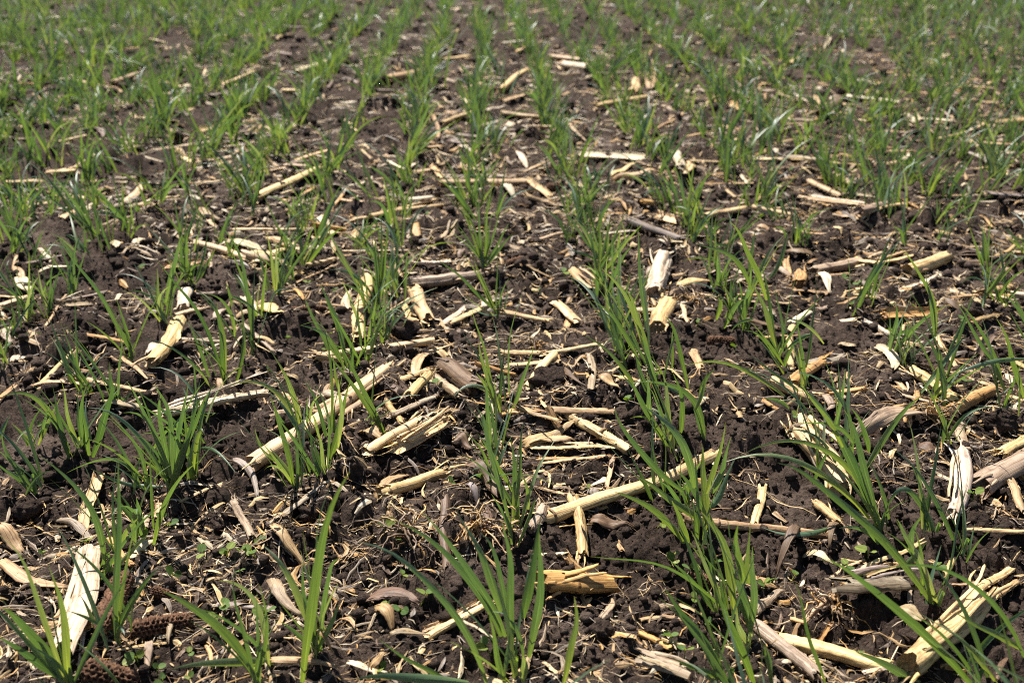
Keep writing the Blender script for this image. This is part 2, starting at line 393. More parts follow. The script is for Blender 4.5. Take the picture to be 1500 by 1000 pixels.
def build_cob(A, B, r, label, group='weathered corn cobs', redness=1.0):
    r *= .86; A, B = settle(A, B, r, 0.34); L = np.linalg.norm(B - A)
    root = thing('corn_cob', tuple(A), label, 'corn cob', group)
    rows = 14; pitch = r * 0.42; m = max(3, int(L / pitch)); nv = m * 4 + 1; nu = rows * 4
    P = np.linspace(0, 1, nv)[:, None] * (B - A)[None]; T, S, U = frames(P)
    a = np.linspace(0, 2 * np.pi, nu, endpoint=False)
    vi = np.arange(nv)[:, None]; ui = np.arange(nu)[None, :]
    rowi = ui // 4; ph = (vi + (rowi % 2) * 2)
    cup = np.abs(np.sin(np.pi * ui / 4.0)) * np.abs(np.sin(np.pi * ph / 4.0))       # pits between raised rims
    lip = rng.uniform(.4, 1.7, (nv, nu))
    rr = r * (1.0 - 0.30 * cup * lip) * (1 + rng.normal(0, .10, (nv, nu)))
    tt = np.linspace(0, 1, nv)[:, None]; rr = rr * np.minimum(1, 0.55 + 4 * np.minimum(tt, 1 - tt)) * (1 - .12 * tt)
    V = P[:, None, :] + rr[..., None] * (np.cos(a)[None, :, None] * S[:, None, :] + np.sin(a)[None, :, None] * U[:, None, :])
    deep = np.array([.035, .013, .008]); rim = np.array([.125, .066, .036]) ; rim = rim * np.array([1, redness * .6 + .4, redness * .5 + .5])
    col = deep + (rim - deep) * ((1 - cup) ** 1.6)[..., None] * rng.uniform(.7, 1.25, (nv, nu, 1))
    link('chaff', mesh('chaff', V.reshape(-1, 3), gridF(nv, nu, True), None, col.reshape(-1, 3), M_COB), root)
    for e, sg in ((0, 1), (-1, -1)):
        ring = V[e]; cen = ring.mean(0); VV = np.vstack([ring, cen + (ring - cen) * .45, (cen + T[e] * sg * r * .25)[None]])
        ff = [(i, (i + 1) % nu, nu + (i + 1) % nu, nu + i) for i in range(nu)] + [(nu + i, nu + (i + 1) % nu, 2 * nu) for i in range(nu)]
        cc = np.tile(np.array([[.30, .15, .08]]), (len(VV), 1)); cc[-1] = (.42, .30, .18)
        link('core', mesh('core', VV, ff, None, cc, M_COB), root)
    return root

# ------------------------------------------------------------------ the ground: one sheet out to the horizon
ys = [-4.0, -2.0, -1.0, -0.4, 0.0, 0.2, 0.32, 0.40]
y = 0.44
while y < 9.5: ys.append(y); y *= 1.0049
while y < 900: ys.append(y); y *= 1.22
ys = np.array(ys)
tcore = np.linspace(-1, 1, 700); wing = np.array([1.006, 1.02, 1.05, 1.1, 1.2, 1.4, 1.8, 2.6, 4, 7, 14, 30, 70])
tx = np.concatenate([-wing[::-1], tcore, wing])
half = 0.16 + 0.60 * np.maximum(ys, 0.35)
GX = tx[None, :] * half[:, None] + 0.03 * ys[:, None]; GY = np.repeat(ys[:, None], len(tx), 1)
jx = rng.uniform(-.3, .3, GX.shape) * (half / 395)[:, None]; core = (np.abs(tx) < 1)[None, :] & ((ys > .44) & (ys < 9.4))[:, None]
GX = GX + np.where(core, jx, 0); GY = GY + np.where(core, rng.uniform(-.3, .3, GX.shape) * 0.0043 * GY, 0)
GZ = ground_h(GX, GY)
soil = link('soil_ground', mesh('soil_ground', np.stack([GX, GY, GZ], -1).reshape(-1, 3), gridF(len(ys), len(tx)), None, None, M_SOIL))
soil['kind'] = 'structure'

def scatter_xy(n, ymin, ymax, side=0.12):
    """points on the ground in front of the camera, thinning out with distance"""
    yy = ymin * (ymax / ymin) ** rng.uniform(0, 1, n)
    hw = 0.58 * yy + side
    return rng.uniform(-1, 1, n) * hw + 0.035 * yy, yy

# crumbs of soil lying on the sheet
ico = None
def ico_unit():
    p = (1 + 5 ** .5) / 2
    V = np.array([(-1, p, 0), (1, p, 0), (-1, -p, 0), (1, -p, 0), (0, -1, p), (0, 1, p), (0, -1, -p), (0, 1, -p), (p, 0, -1), (p, 0, 1), (-p, 0, -1), (-p, 0, 1)]) / math.hypot(1, p)
    F = np.array([(0, 11, 5), (0, 5, 1), (0, 1, 7), (0, 7, 10), (0, 10, 11), (1, 5, 9), (5, 11, 4), (11, 10, 2), (10, 7, 6), (7, 1, 8), (3, 9, 4), (3, 4, 2), (3, 2, 6), (3, 6, 8), (3, 8, 9), (4, 9, 5), (2, 4, 11), (6, 2, 10), (8, 6, 7), (9, 8, 1)])
    return V, F
IV, IF = ico_unit()
def crumbs(n, smin, smax, ymin, ymax):
    x, yv = scatter_xy(n, ymin, ymax)
    s = smin * (smax / smin) ** (rng.uniform(0, 1, n) ** 2.6) * np.clip(yv, .6, 3) ** .6
    keep = vn(x * 6, yv * 6, 77) + vn(x * 19, yv * 19, 78) > -.22; x, yv, s = x[keep], yv[keep], s[keep]; n = len(x)
    V = IV[None] * rng.uniform(.7, 1.15, (n, 12, 1)) * s[:, None, None] * np.stack([rng.uniform(.75, 1.2, n), rng.uniform(.75, 1.2, n), rng.uniform(.6, .95, n)], -1)[:, None, :]
    a = rng.uniform(0, 6.28, n); c, sn = np.cos(a)[:, None], np.sin(a)[:, None]
    V = np.stack([V[..., 0] * c - V[..., 1] * sn, V[..., 0] * sn + V[..., 1] * c, V[..., 2]], -1)
    z = ground_h(x, yv) + s * .3
    V = V + np.stack([x, yv, z], -1)[:, None, :]
    return V.reshape(-1, 3), (IF[None] + (np.arange(n) * 12)[:, None, None]).reshape(-1, 3)
V1, F1 = crumbs(44000, .0012, .0085, .46, 6.5)
cr = link('soil_crumbs', mesh('soil_crumbs', V1, F1, None, None, M_SOIL, smooth=True)); cr['kind'] = 'stuff'
cr['label'] = 'loose dark brown soil crumbs strewn over the field'; cr['category'] = 'soil'

# larger clods one can pick out
def build_clod(u, v, wpx, label, group='large soil clods'):
    g = on_ground(u, v); r = .5 * wpx * scale_at(g)
    n1, n2 = 26, 18; th = np.linspace(0, 2 * np.pi, n1, endpoint=False); ph = np.linspace(.06, np.pi - .06, n2)
    X = np.outer(np.sin(ph), np.cos(th)); Y = np.outer(np.sin(ph), np.sin(th)); Z = np.repeat(np.cos(ph)[:, None], n1, 1)
    o = random.uniform(0, 90)
    d = .92 + .75 * clods(X * r + o + Z * r * .7, Y * r + Z * r * .4, 1.6 / r, 5) + .55 * clods(X * r + o - Z * r * .6, Y * r + Z * r, 3.6 / r, 9) + rng.normal(0, .05, X.shape)
    V = np.stack([X * d * r * .82, Y * d * r * .8, Z * d * r * .62], -1).reshape(-1, 3)
    z = gh(g.x, g.y) + r * .25
    ob = link('soil_clod', mesh('soil_clod', V, gridF(n2, n1, True), None, None, M_SOIL), None, (g.x, g.y, z))
    tag(ob, label, 'soil clod', group)
build_clod(807, 556, 52, 'large dark crumbly soil clod beside the twisted brown leaf strip')
build_clod(584, 490, 44, 'rounded dark soil clod standing below the pale split stalk chunks')
for u, v, wp in ((540, 690, 34), (853, 615, 30), (905, 790, 26), (1200, 770, 30), (1465, 615, 44), (1290, 655, 30), (455, 750, 30), (840, 700, 22), (1345, 925, 40), (700, 475, 22), (610, 352, 20), (960, 910, 30), (40, 745, 42), (1425, 455, 26), (880, 920, 30)):
    build_clod(u, v, wp, 'medium dark brown soil clod lying among straw fragments', 'medium soil clods')

# ------------------------------------------------------------------ corn residue one can pick out, read off the photograph
# tile kind x1 y1 x2 y2 width tint [n=node,node] [a=arch mm] [t=twist] [c=curl] [s=splinters] | label
RES = """
bl flat 390 410 290 850 112 white s=7 | bleached rotten stalk slab with frayed fibres beside the dark corn cobs
bl half 440 95 345 290 52 cream | short cream stalk half lying by a drooping grass leaf
bl husk 0 455 290 545 64 tan c=.5 | flat tan leaf strip ending beside the bleached rotten slab
bl husk 0 330 90 410 70 tan c=.4
bl round 470 345 580 480 30 orange
bl flat 650 350 580 440 50 white
bl husk 250 240 390 325 55 grey c=1.4 a=5
bl half 630 215 632 300 32 greytan
bl half 690 150 678 240 32 tan
bl husk 720 640 735 800 46 greytan c=1.2 a=8 | curled grey strip of husk leaning over the pitted corn cob
bl half 1025 205 1105 390 36 greytan s=2
bl flat 1395 178 1195 275 36 greytan
bl husk 985 215 830 300 22 tan a=6
bl flat 980 160 790 220 18 tan
bl husk 1200 340 1340 470 56 tan c=1.2 a=5
bl husk 1195 520 1330 690 64 greytan c=1.1 a=8
bl flat 940 630 1190 645 34 grey
bl husk 1190 890 1480 915 46 tan c=.8
bl husk 1340 830 1460 890 24 tan a=16
bl husk 1040 60 1130 190 46 grey c=1.3
bl flat 860 20 850 90 22 white
bl flat 720 780 520 860 16 tan
bl husk 650 800 640 920 40 greytan c=.8
bl flat 900 780 935 910 20 tan
bl husk 1060 790 990 900 44 tan c=1.0
bl flat 800 160 990 150 14 greytan
p round 370 692 571 547 27 cream n=.62 s=3 | long cream stalk split along its length beside the small red cob
bc round 175 190 450 45 66 cream n=.07 | smooth cream stalk piece with a brown broken end and splinter
bc half 450 42 548 14 22 cream
bc husk 165 170 300 62 46 tan c=1.0
bc husk 570 30 700 175 135 brown c=1.5 a=10 | crumpled dark brown husk with a torn grey underside
p round 795 748 1056 655 25 cream n=.05,.95 | longest cream stalk, lying across behind the short split upright piece
bc round 888 228 828 335 56 greytan
bc half 1022 180 1068 405 54 cream s=1 | short cream half stalk leaning end-on against the longest stalk
bc husk 1090 240 1272 268 84 brown c=1.6 | rolled brown husk bract with fine ribs beside the longest stalk
bc husk 1112 140 1120 205 66 grey c=1.2 a=6
bc round 890 575 1185 520 112 orange n=.48 s=2 | thick yellow-tan stalk section with a dark node ring
bc round 990 440 1082 492 42 tan
bc flat 850 420 985 440 20 white
bc half 630 240 682 372 36 brown
bc half 458 250 462 490 46 brown | dark brown stub standing up among dry roots
bc round 368 770 655 642 46 cream | thin cream stalk with a parallel split strip on its upper side
bc half 360 738 600 640 24 cream
bc husk 215 800 380 775 34 greytan c=.8
bc husk 110 590 330 640 95 brown c=.7 | flat dark brown husk sheet under a drooping grass leaf
bc husk 150 690 225 765 66 tan c=1.0 a=7
bc round 640 970 840 1000 52 cream
bc flat 890 855 1045 1005 17 white | narrow white strip lying on bare soil under the grass tuft
bc flat 1320 885 1510 975 96 greytan s=3 | grey-tan ribbed slab of stalk on bare crumbly soil
bc round 1320 722 1450 830 36 orange
bc round 1412 690 1500 712 26 tan
bc flat 1316 686 1400 692 18 tan
bc husk 1140 700 1192 600 30 greytan c=.9
bc flat 1165 745 1290 812 32 tan
bc flat 940 100 1160 120 22 tan
bc half 1195 5 1168 105 26 cream
bc flat 870 130 975 145 16 cream
bc half 1218 335 1235 420 28 tan
bc flat 960 300 1110 270 10 cream
bc husk 0 700 60 760 30 tan c=.9
bc husk 30 880 200 900 40 white c=.6
bc husk 120 900 190 860 44 tan c=1
bc flat 540 740 700 840 16 greytan
bc husk 560 180 600 240 34 grey c=.8 a=4
bc husk 680 380 780 340 24 tan a=5
bc flat 520 380 680 470 14 tan
br round 985 960 1330 610 118 cream s=5 | thick cream stalk splayed into long shards at its upper end
br half 1280 590 1448 455 44 cream
br half 1200 710 1492 520 38 tan
br round 425 752 935 938 76 cream n=.36 | smooth straight cream stalk with a cut pithy end beside weathered brown stalk
br half 325 730 610 970 74 greytan s=2 | weathered grey-brown stalk lying against the grass tuft
br flat 790 992 925 955 22 white
br flat 690 612 1010 548 100 grey s=2 | grey flat weathered husk slab with fine dark lines
br half 690 580 935 488 34 tan
br round 540 712 682 610 28 tan
br round 480 705 545 745 24 tan
p round 1172 622 1232 700 41 cream n=.06 s=3 | thick bright cream stalk crossed by leaf shadows with a frayed base
br round 592 180 692 290 46 tan
p round 998 763 1214 768 16 tan n=.25 | long tan stalk lying crosswise under the arched brown leaf
br husk 512 290 420 490 50 brown c=.9 a=22 | arched dark brown leaf curling up from beneath a tan stalk
br husk 690 290 640 420 38 brown c=.9 a=12
br flat 352 130 320 270 40 cream
br half 1228 0 1200 265 74 white s=2 | bleached white stalk with a crumbling brown foot
br round 1300 95 1520 0 118 greytan | thick weathered log-like stalk with a dark hollow end
br round 1240 312 1500 345 28 tan
br half 1450 120 1500 225 46 tan
br flat 780 492 1080 368 26 cream
br flat 900 482 1115 452 28 tan
br husk 540 395 655 472 48 white c=.6 a=5
br husk 330 660 450 560 60 greytan c=.9
br husk 950 640 1060 725 74 greytan c=.7
br flat 660 500 800 440 18 tan
br husk 330 500 420 540 54 tan c=.8
br flat 1010 560 1000 700 20 greytan
br half 600 785 650 740 24 orange
br flat 1180 560 1300 545 16 tan
br husk 1380 1000 1430 870 26 brown c=1
br round 1150 500 1190 440 30 tan
br flat 700 440 850 460 12 tan
mr round 478 662 620 590 62 orange | orange-cream stalk stub under a frayed grey husk
mr husk 560 600 712 520 90 grey c=.9 a=4
mr round 400 655 575 728 62 cream
mr round 640 692 805 683 32 orange
mr round 1010 628 1205 742 54 cream n=.22 | cream stalk with dark decayed end pointing at the orange stalk
mr round 1140 792 1362 700 62 orange n=.78 | smooth orange-cream stalk with a dark band near its end
mr husk 770 872 1245 835 84 greytan t=2.4 c=.9 a=16 | long twisted grey-brown husk ribbon arching over the soil
mr husk 1235 830 1262 965 60 greytan c=1.0
mr husk 1050 900 1140 960 90 brown c=.8
mr half 1385 1000 1510 915 60 cream
mr half 885 388 1142 372 52 orange | glossy orange-brown half stalk in front of dark husk
mr husk 1140 372 1300 432 50 brown c=.9
mr round 800 388 962 455 30 white | slim white stalk lying beside the orange-brown half stalk
mr flat 700 375 760 395 46 white
mr round 580 168 792 130 52 greytan n=.3
mr round 985 182 1162 118 72 cream
mr flat 830 162 1005 150 24 cream
mr half 860 150 980 125 24 tan
mr husk 460 80 592 92 60 brown c=1.3 a=4
mr round 515 235 522 175 62 orange
mr half 780 230 852 312 28 grey
mr flat 490 272 625 265 20 tan
mr flat 70 290 322 332 20 tan
mr flat 480 430 492 602 34 cream
mr husk 860 480 925 592 64 white c=.6
mr flat 50 512 82 592 42 tan
mr flat 330 490 500 470 18 tan
mr flat 940 640 1010 690 30 tan
mr husk 690 480 760 500 44 greytan c=1.2
mr flat 1120 470 1220 610 22 cream
mr flat 250 800 250 870 26 tan
mr husk 870 830 990 760 26 tan c=.6
mr flat 980 690 1100 740 22 greytan
mr husk 620 690 640 790 50 greytan c=.9
mr flat 350 735 420 760 30 orange
mr half 1320 270 1450 235 44 tan
mr flat 590 210 730 180 20 tan
mr husk 610 180 650 250 44 white c=.7
mr half 460 100 470 190 30 tan
mr flat 750 320 850 330 22 cream
mr flat 1380 110 1470 60 18 tan
mr flat 0 360 20 420 20 cream
p round 972 372 955 428 29 white n=.4 s=1 | upright-looking white stalk base with a leaf collar near matted roots
p round 978 436 962 478 28 cream | swollen cream stalk crown with roots in the tuft row
mc husk 1380 190 1450 160 40 tan c=1.4 a=8
mc flat 1440 100 1500 50 20 white
mc round 310 238 632 186 60 greytan n=.22,.55 | grey and cream stalk with dark node in front of a grass tuft
mc half 640 190 760 200 26 tan
mc half 700 368 912 402 40 cream
mc half 318 270 375 400 66 cream s=1 | pair of pale split stalk chunks beside the rounded clod
mc half 262 285 300 380 30 cream
mc flat 250 400 310 385 50 cream
mc half 110 215 72 492 60 cream | pale stalk half hidden inside a tall grass tuft
p round 462 535 634 513 15 cream n=.12 | cream stalk with grey tip under the tall grass tuft
mc husk 320 660 475 505 48 cream c=.8 a=6 | pale papery strip folded upward beside a dark log
mc round 455 585 590 692 100 brown | dark grey-brown stump of stalk half sunk in the soil
mc half 180 655 400 640 34 tan
mc half 262 705 398 655 40 cream
mc half 290 760 380 680 50 cream
mc half 200 740 270 850 36 tan
mc half 210 830 420 740 40 greytan
mc half 105 1000 330 900 66 cream
mc half 240 990 482 842 70 cream s=5 | stalk split open with dark grooved pith between cream rinds
mc husk 500 890 572 935 84 brown c=1.9 a=5 | curled brown ring of husk on dark soil
mc husk 90 900 180 960 70 tan c=1.2 a=6
mc round 1000 792 1262 962 60 cream n=.58 s=1 | cream stalk with a dark ring and frayed lower end
mc flat 850 925 1170 948 22 cream
mc flat 840 950 1200 960 26 cream
mc flat 860 975 1180 985 24 orange
mc flat 900 940 1100 920 18 cream
mc flat 880 1000 1150 1005 22 tan
mc husk 820 905 1022 915 62 tan c=1.1 a=5
mc half 780 798 962 868 30 tan
mc flat 910 812 960 860 36 tan
mc half 905 535 1135 524 28 cream | straight slim cream stalk behind the large dark clod
mc husk 980 600 1080 735 34 brown t=2.5 c=1 a=4
mc flat 1092 560 1100 745 34 greytan
mc flat 945 308 1035 382 52 cream
mc flat 1020 200 1100 270 52 tan s=2
mc flat 1190 700 1290 660 50 cream
mc flat 440 395 540 340 32 white
mc flat 370 120 500 118 14 cream
mc half 0 100 295 90 16 tan
mc half 50 0 100 50 46 cream
mc husk 610 290 770 300 34 brown c=.9
mc flat 800 180 940 195 14 tan
mc husk 470 500 600 640 20 greytan t=3
mc flat 230 130 260 200 24 tan
mc half 20 350 30 290 44 white
mc flat 100 800 0 850 40 tan
mc flat 470 470 440 400 16 tan
mc half 240 720 310 760 60 brown
mc husk 420 40 470 0 30 tan c=.8
mc flat 1140 20 1280 40 30 greytan
mc half 1260 5 1500 40 50 grey
mc husk 1000 40 790 45 24 tan c=.7
mc flat 560 640 760 610 20 greytan
ml round 790 402 675 622 70 cream n=.82 s=2 | cream stalk with a fibrous node beside bleached husk in the tuft row
ml round 815 262 800 335 60 white
ml husk 690 480 645 565 54 white c=.7
ml half 700 872 1158 728 68 white s=4 | wide white split stalk with dark underside behind the dense tuft
ml husk 1135 330 1240 385 80 cream c=.8 a=4
ml husk 1080 310 1180 370 60 white c=.7
ml husk 1000 40 1180 60 70 white c=.9
ml husk 1080 90 1260 70 70 cream c=.8 a=5
ml husk 1180 20 1320 90 64 cream c=.9
ml husk 1100 110 1230 120 56 white c=.8
ml half 860 65 1090 110 40 cream
ml half 1080 95 1200 125 50 tan
ml round 0 328 145 308 50 tan
ml husk 0 545 135 530 70 white c=.7 | fan of white husk leaves beside a grass tuft
ml husk 40 430 50 500 60 greytan c=.8
ml husk 95 190 130 280 64 white c=.9 a=5
ml husk 90 190 70 120 40 tan c=.9
ml husk 500 30 520 105 46 white c=.7
ml husk 600 80 655 25 44 white c=.7
ml half 280 380 395 325 40 greytan s=2
ml flat 400 720 690 775 28 tan
ml husk 540 600 660 715 24 tan a=4
ml flat 170 85 225 135 20 white
ml flat 200 440 300 350 12 tan
ml half 1250 250 1480 130 14 tan
ml half 1260 210 1335 155 22 cream
ml husk 1390 15 1500 0 60 cream c=.8
ml round 1385 605 1500 580 46 cream
ml flat 1070 460 1200 540 22 greytan
ml husk 950 400 1000 350 40 greytan c=.8
ml half 520 800 700 760 22 greytan
ml husk 960 680 1020 720 40 tan c=.8
ml husk 1290 260 1330 320 24 orange c=1
ml flat 0 290 180 298 16 tan
ml husk 170 190 330 180 26 white c=.6 a=4
ml half 1440 720 1500 730 60 greytan
tl round 1300 312 1445 258 36 white
tl half 985 362 1125 318 30 cream
tl round 495 378 612 338 30 tan
tl half 240 622 382 610 20 cream
tl half 600 525 712 515 16 cream
tl half 880 588 985 538 30 cream
tl round 700 648 972 628 24 tan
tl husk 530 862 605 790 46 cream c=.8
tl husk 370 955 412 875 44 white c=.8
tl round 1130 855 1415 760 46 cream | cream stalk with darker lower side among arching grass on the open field
tl flat 1250 712 1372 715 26 tan
tl half 1000 1000 1440 975 22 cream
tl flat 1308 408 1352 452 20 white
tl husk 510 655 545 595 40 white c=.9
tl husk 1010 660 1100 640 50 brown c=1
tl flat 340 362 470 378 22 tan
tl husk 1420 930 1480 1000 54 white c=1
tl flat 640 700 710 708 18 white
tl flat 330 720 420 680 22 tan
tl flat 520 240 600 265 14 cream
tl half 370 445 395 425 18 white
tl flat 150 885 230 880 20 tan
tl husk 880 910 960 985 40 tan c=1
tc half 105 243 282 228 30 white
tc flat 310 215 462 208 18 white
tc round 205 348 362 298 40 tan | tan stalk with pale end lying among far grass rows
tc half 708 206 802 195 22 white
tc half 730 110 795 100 22 white
tc round 450 272 560 240 26 cream
tc half 550 252 645 268 26 tan
tc round 920 240 1112 266 30 tan
tc round 980 282 1082 312 40 white
tc round 694 402 812 325 34 cream | cream stalk pointing between two far grass rows
tc round 545 435 602 476 28 white
tc half 708 452 832 424 26 cream
tc round 440 538 582 510 24 cream
tc round 700 480 922 520 26 tan
tc half 820 550 985 562 26 cream
tc half 408 510 422 606 18 tan
tc round 530 725 612 752 50 tan
tc half 390 708 442 782 26 cream
tc round 440 818 812 785 46 tan n=.62 | tan stalk lying crosswise in front of the red cob
tc half 820 772 912 850 30 cream
tc half 808 888 932 880 24 cream
tc half 50 972 432 850 30 cream
tc half 130 955 442 882 32 cream
tc half 1050 655 1332 690 46 white | bleached peeling stalk lying across a grass row
tc round 1118 472 1342 440 30 cream
tc round 1280 402 1292 348 42 cream
tc husk 1190 762 1385 775 66 tan c=1.2 a=10
tc husk 1180 750 1290 720 40 cream c=.7
tc half 1390 932 1475 950 50 cream
tc half 565 372 642 355 22 cream
tc husk 640 470 720 455 30 white c=.8
tc husk 520 640 640 690 40 white c=.7
tc husk 740 530 800 510 40 white c=.9
tc flat 640 570 840 590 22 brown
tc half 500 585 640 600 26 brown
tc husk 780 660 820 720 36 white c=.8
tc half 600 760 640 800 30 cream
tc flat 320 530 380 522 24 tan
tc half 1080 340 1130 325 22 white
tc half 1470 672 1490 750 50 white
tc flat 1270 300 1120 330 20 grey
tc half 1380 560 1500 500 16 tan
tc husk 290 740 340 700 30 white c=1
tc flat 0 860 110 900 22 cream
tc half 800 985 790 950 24 white
tc husk 1000 560 1080 620 20 tan c=.8
tc half 1350 320 1370 360 60 tan
tr half 310 302 472 290 18 tan
tr round 470 285 502 258 34 cream
tr round 722 428 962 452 30 white | white stalk with pale joint in the open soil of the far field
tr round 608 490 685 418 54 brown | short dark brown stub with a rusty end beside white stalk
tr round 1378 532 1510 530 48 tan
tr round 1310 620 1510 628 36 cream
tr flat 1120 612 1342 540 14 cream
tr half 890 668 1012 655 26 cream
tr husk 970 700 1000 660 44 white c=.7
tr round 460 682 612 742 34 greytan
tr round 690 760 745 822 38 greytan
tr husk 600 750 690 760 40 brown c=1
tr round 100 942 272 900 38 cream
tr round 310 902 482 932 36 cream
tr half 520 872 780 908 24 cream
tr half 560 865 800 900 20 white
tr half 540 892 840 912 22 tan
tr flat 740 940 855 880 18 white
tr round 770 965 885 905 52 greytan
tr flat 790 972 962 920 28 cream
tr flat 30 718 160 690 20 cream
tr flat 100 812 312 790 16 tan
tr flat 1160 365 1372 370 16 cream
tr husk 1150 250 1170 225 34 white c=.6
tr half 780 85 892 76 20 white
tr flat 20 590 110 580 14 tan
tr half 620 205 640 170 22 white
tr husk 400 630 420 650 30 white
tr husk 580 410 620 440 44 cream c=.8
tr half 480 412 540 440 22 white
tr half 560 800 690 850 34 tan
tr half 690 830 840 850 22 greytan
tr husk 0 760 20 690 50 cream c=.6
tr flat 480 730 780 740 14 cream
tr half 1090 30 1120 45 20 white
tr flat 1330 850 1490 870 40 grey
tr flat 1140 860 1250 852 14 tan
tr husk 330 980 420 990 44 tan
tr flat 1290 690 1400 740 50 grey
tr flat 860 640 950 640 20 tan
tr half 80 155 160 158 20 cream
tr husk 1020 510 1040 490 40 white
tr flat 1380 410 1440 430 20 tan
"""
SHARED = {'round': ('corn_stalk', 'short @ round corn stalk piece', 'corn stalk'),
          'half': ('stalk_half', 'small @ split stalk half', 'stalk piece'),
          'flat': ('stalk_strip', 'thin @ strip of stalk rind', 'stalk strip'),
          'husk': ('corn_husk', 'small @ scrap of papery husk', 'corn husk')}
TWORD = {'cream': 'cream', 'tan': 'tan', 'orange': 'yellow-orange', 'brown': 'dark brown', 'grey': 'grey', 'white': 'bleached white', 'dark': 'blackish', 'greytan': 'grey-tan'}
def residue(kind, A, B, r, tn, o, label=None):
    nm, sl, cat = SHARED[kind]
    gr = None
    if not label:
        label = sl.replace('@', TWORD[tn]); gr = TWORD[tn] + ' ' + {'round': 'stalk pieces', 'half': 'stalk halves', 'flat': 'stalk strips', 'husk': 'husk scraps'}[kind]
    if kind == 'husk':
        return build_husk(A, B, 2 * r, tn, float(o.get('a', random.uniform(1, 4))) / 1000, float(o.get('t', random.uniform(-.7, .7))), float(o.get('c', .8)), label, cat, gr, nm)
    nd = [float(v) for v in o['n'].split(',')] if 'n' in o else []
    root = build_stalk(A, B, r, kind, tn, nd, label, cat, gr, nm)
    if 's' in o:
        add_splinters(root, A.copy(), B.copy(), r, int(o['s']), tn)
    return root
PLACED = []
for ln in RES.strip().splitlines():
    dat, _, label = ln.partition('|'); f = dat.split()
    t, kind = f[0], f[1]; x1, y1, x2, y2, wz = map(float, f[2:7]); tn = f[7]
    o = dict(q.split('=') for q in f[8:])
    A, B, r = ends(t, x1, y1, x2, y2, wz)
    PLACED.append((A[:2], B[:2], r))
    residue(kind, A, B, r, tn, o, label.strip() or None)

for t, x1, y1, x2, y2, wz, label in (
        ('bl', 560, 725, 835, 662, 112, 'pitted pale red-brown corn cob lying behind a curled grey husk strip'),
        ('bl', 545, 505, 440, 755, 120, 'dark red-brown corn cob standing in shade beside the bleached rotten slab'),
        ('bl', 360, 915, 590, 935, 135, 'coarse red-brown corn cob under drooping grass leaves'),
        ('bl', 660, 560, 740, 570, 60, 'small broken tip of brown corn cob next to a round weed leaf'),
        ('ml', 1240, 342, 1432, 335, 36, 'slender red-brown corn cob lying on dark soil beside cream husks'),
        ('ml', 1290, 755, 1350, 745, 52, 'small broken red cob piece beside the long split stalk'),
        ('mc', 725, 160, 810, 148, 52, 'ragged rust-red cob fragment in front of a dense grass tuft'),
        ('tc', 905, 805, 965, 800, 62, 'rust-red round cob end on straw beside the crosswise tan stalk'),
        ('tr', 650, 470, 710, 475, 40, 'small rust-red cob piece under the dark brown stub'),
        ('mr', 110, 465, 235, 480, 62, 'crumbled rust-red cob remains on dark soil near a dense tuft'),
        ('q7', 640, 300, 790, 330, 110, 'crumbled brown cob remains half hidden behind a dense grass tuft'),
        ('ml', 0, 690, 45, 700, 44, 'weathered brown cob fragment on bare soil next to an arching leaf')):
    A, B, r = ends(t, x1, y1, x2, y2, wz); build_cob(A, B, r, label)

# roots: curled thin strands, a few crowns one can pick out
def root_mesh(L, r, lift, n=14):
    t = np.linspace(0, 1, n); a = np.cumsum(rng.normal(0, .35, n)); st = L / (n - 1)
    P = np.stack([np.cumsum(np.cos(a)) * st, np.cumsum(np.sin(a)) * st, lift * np.sin(np.pi * t) + rng.normal(0, .0008, n)], 1); P -= P[0]
    V, F, UV = sweep(P, prof_round(r, 5, 1), np.linspace(1, .35, n)); return mesh('root', V, F, UV, None, M_STRAW)
def root_crown(t, x, y, n, spread, label):
    g = on_ground(*px(t, x, y)); z = gh(g.x, g.y)
    e = thing('root_crown', (g.x, g.y, z), label, 'roots', 'matted corn root crowns')
    for i in range(n):
        o = link('root', root_mesh(random.uniform(.4, 1) * spread, random.uniform(.0006, .0014), random.uniform(.002, .014)), e, (random.gauss(0, spread * .12), random.gauss(0, spread * .12), random.uniform(0, .006)), tint(random.choice(['tan', 'brown', 'greytan', 'orange']), .3))
        o.rotation_euler = (random.uniform(-.3, .3), random.uniform(-.3, .2), random.uniform(0, 6.28))
root_crown('mc', 1300, 400, 46, .055, 'mat of curled tan roots spreading beside the white stalk base')
root_crown('mc', 1190, 400, 36, .05, 'mat of thin fibrous roots over dark hollow beside the tuft row')
root_crown('mc', 850, 520, 26, .03, 'pale fibrous root tuft on top of the large dark clod')
root_crown('q4', 850, 420, 30, .045, 'tangle of orange-tan roots next to the swollen stalk crown')
root_crown('tr', 520, 950, 34, .06, 'brown tangle of roots and leaf shreds in front of a cream stalk')
root_crown('bc', 600, 360, 40, .05, 'mat of dry tan roots behind the dark upright stub')
root_crown('bc', 300, 380, 24, .07, 'long thin brown roots straggling over the soil crust')
root_crown('br', 660, 660, 22, .035, 'small knot of curled pale roots below the grey husk slab')
root_crown('mr', 1100, 830, 22, .04, 'curled root strands under the twisted husk ribbon')

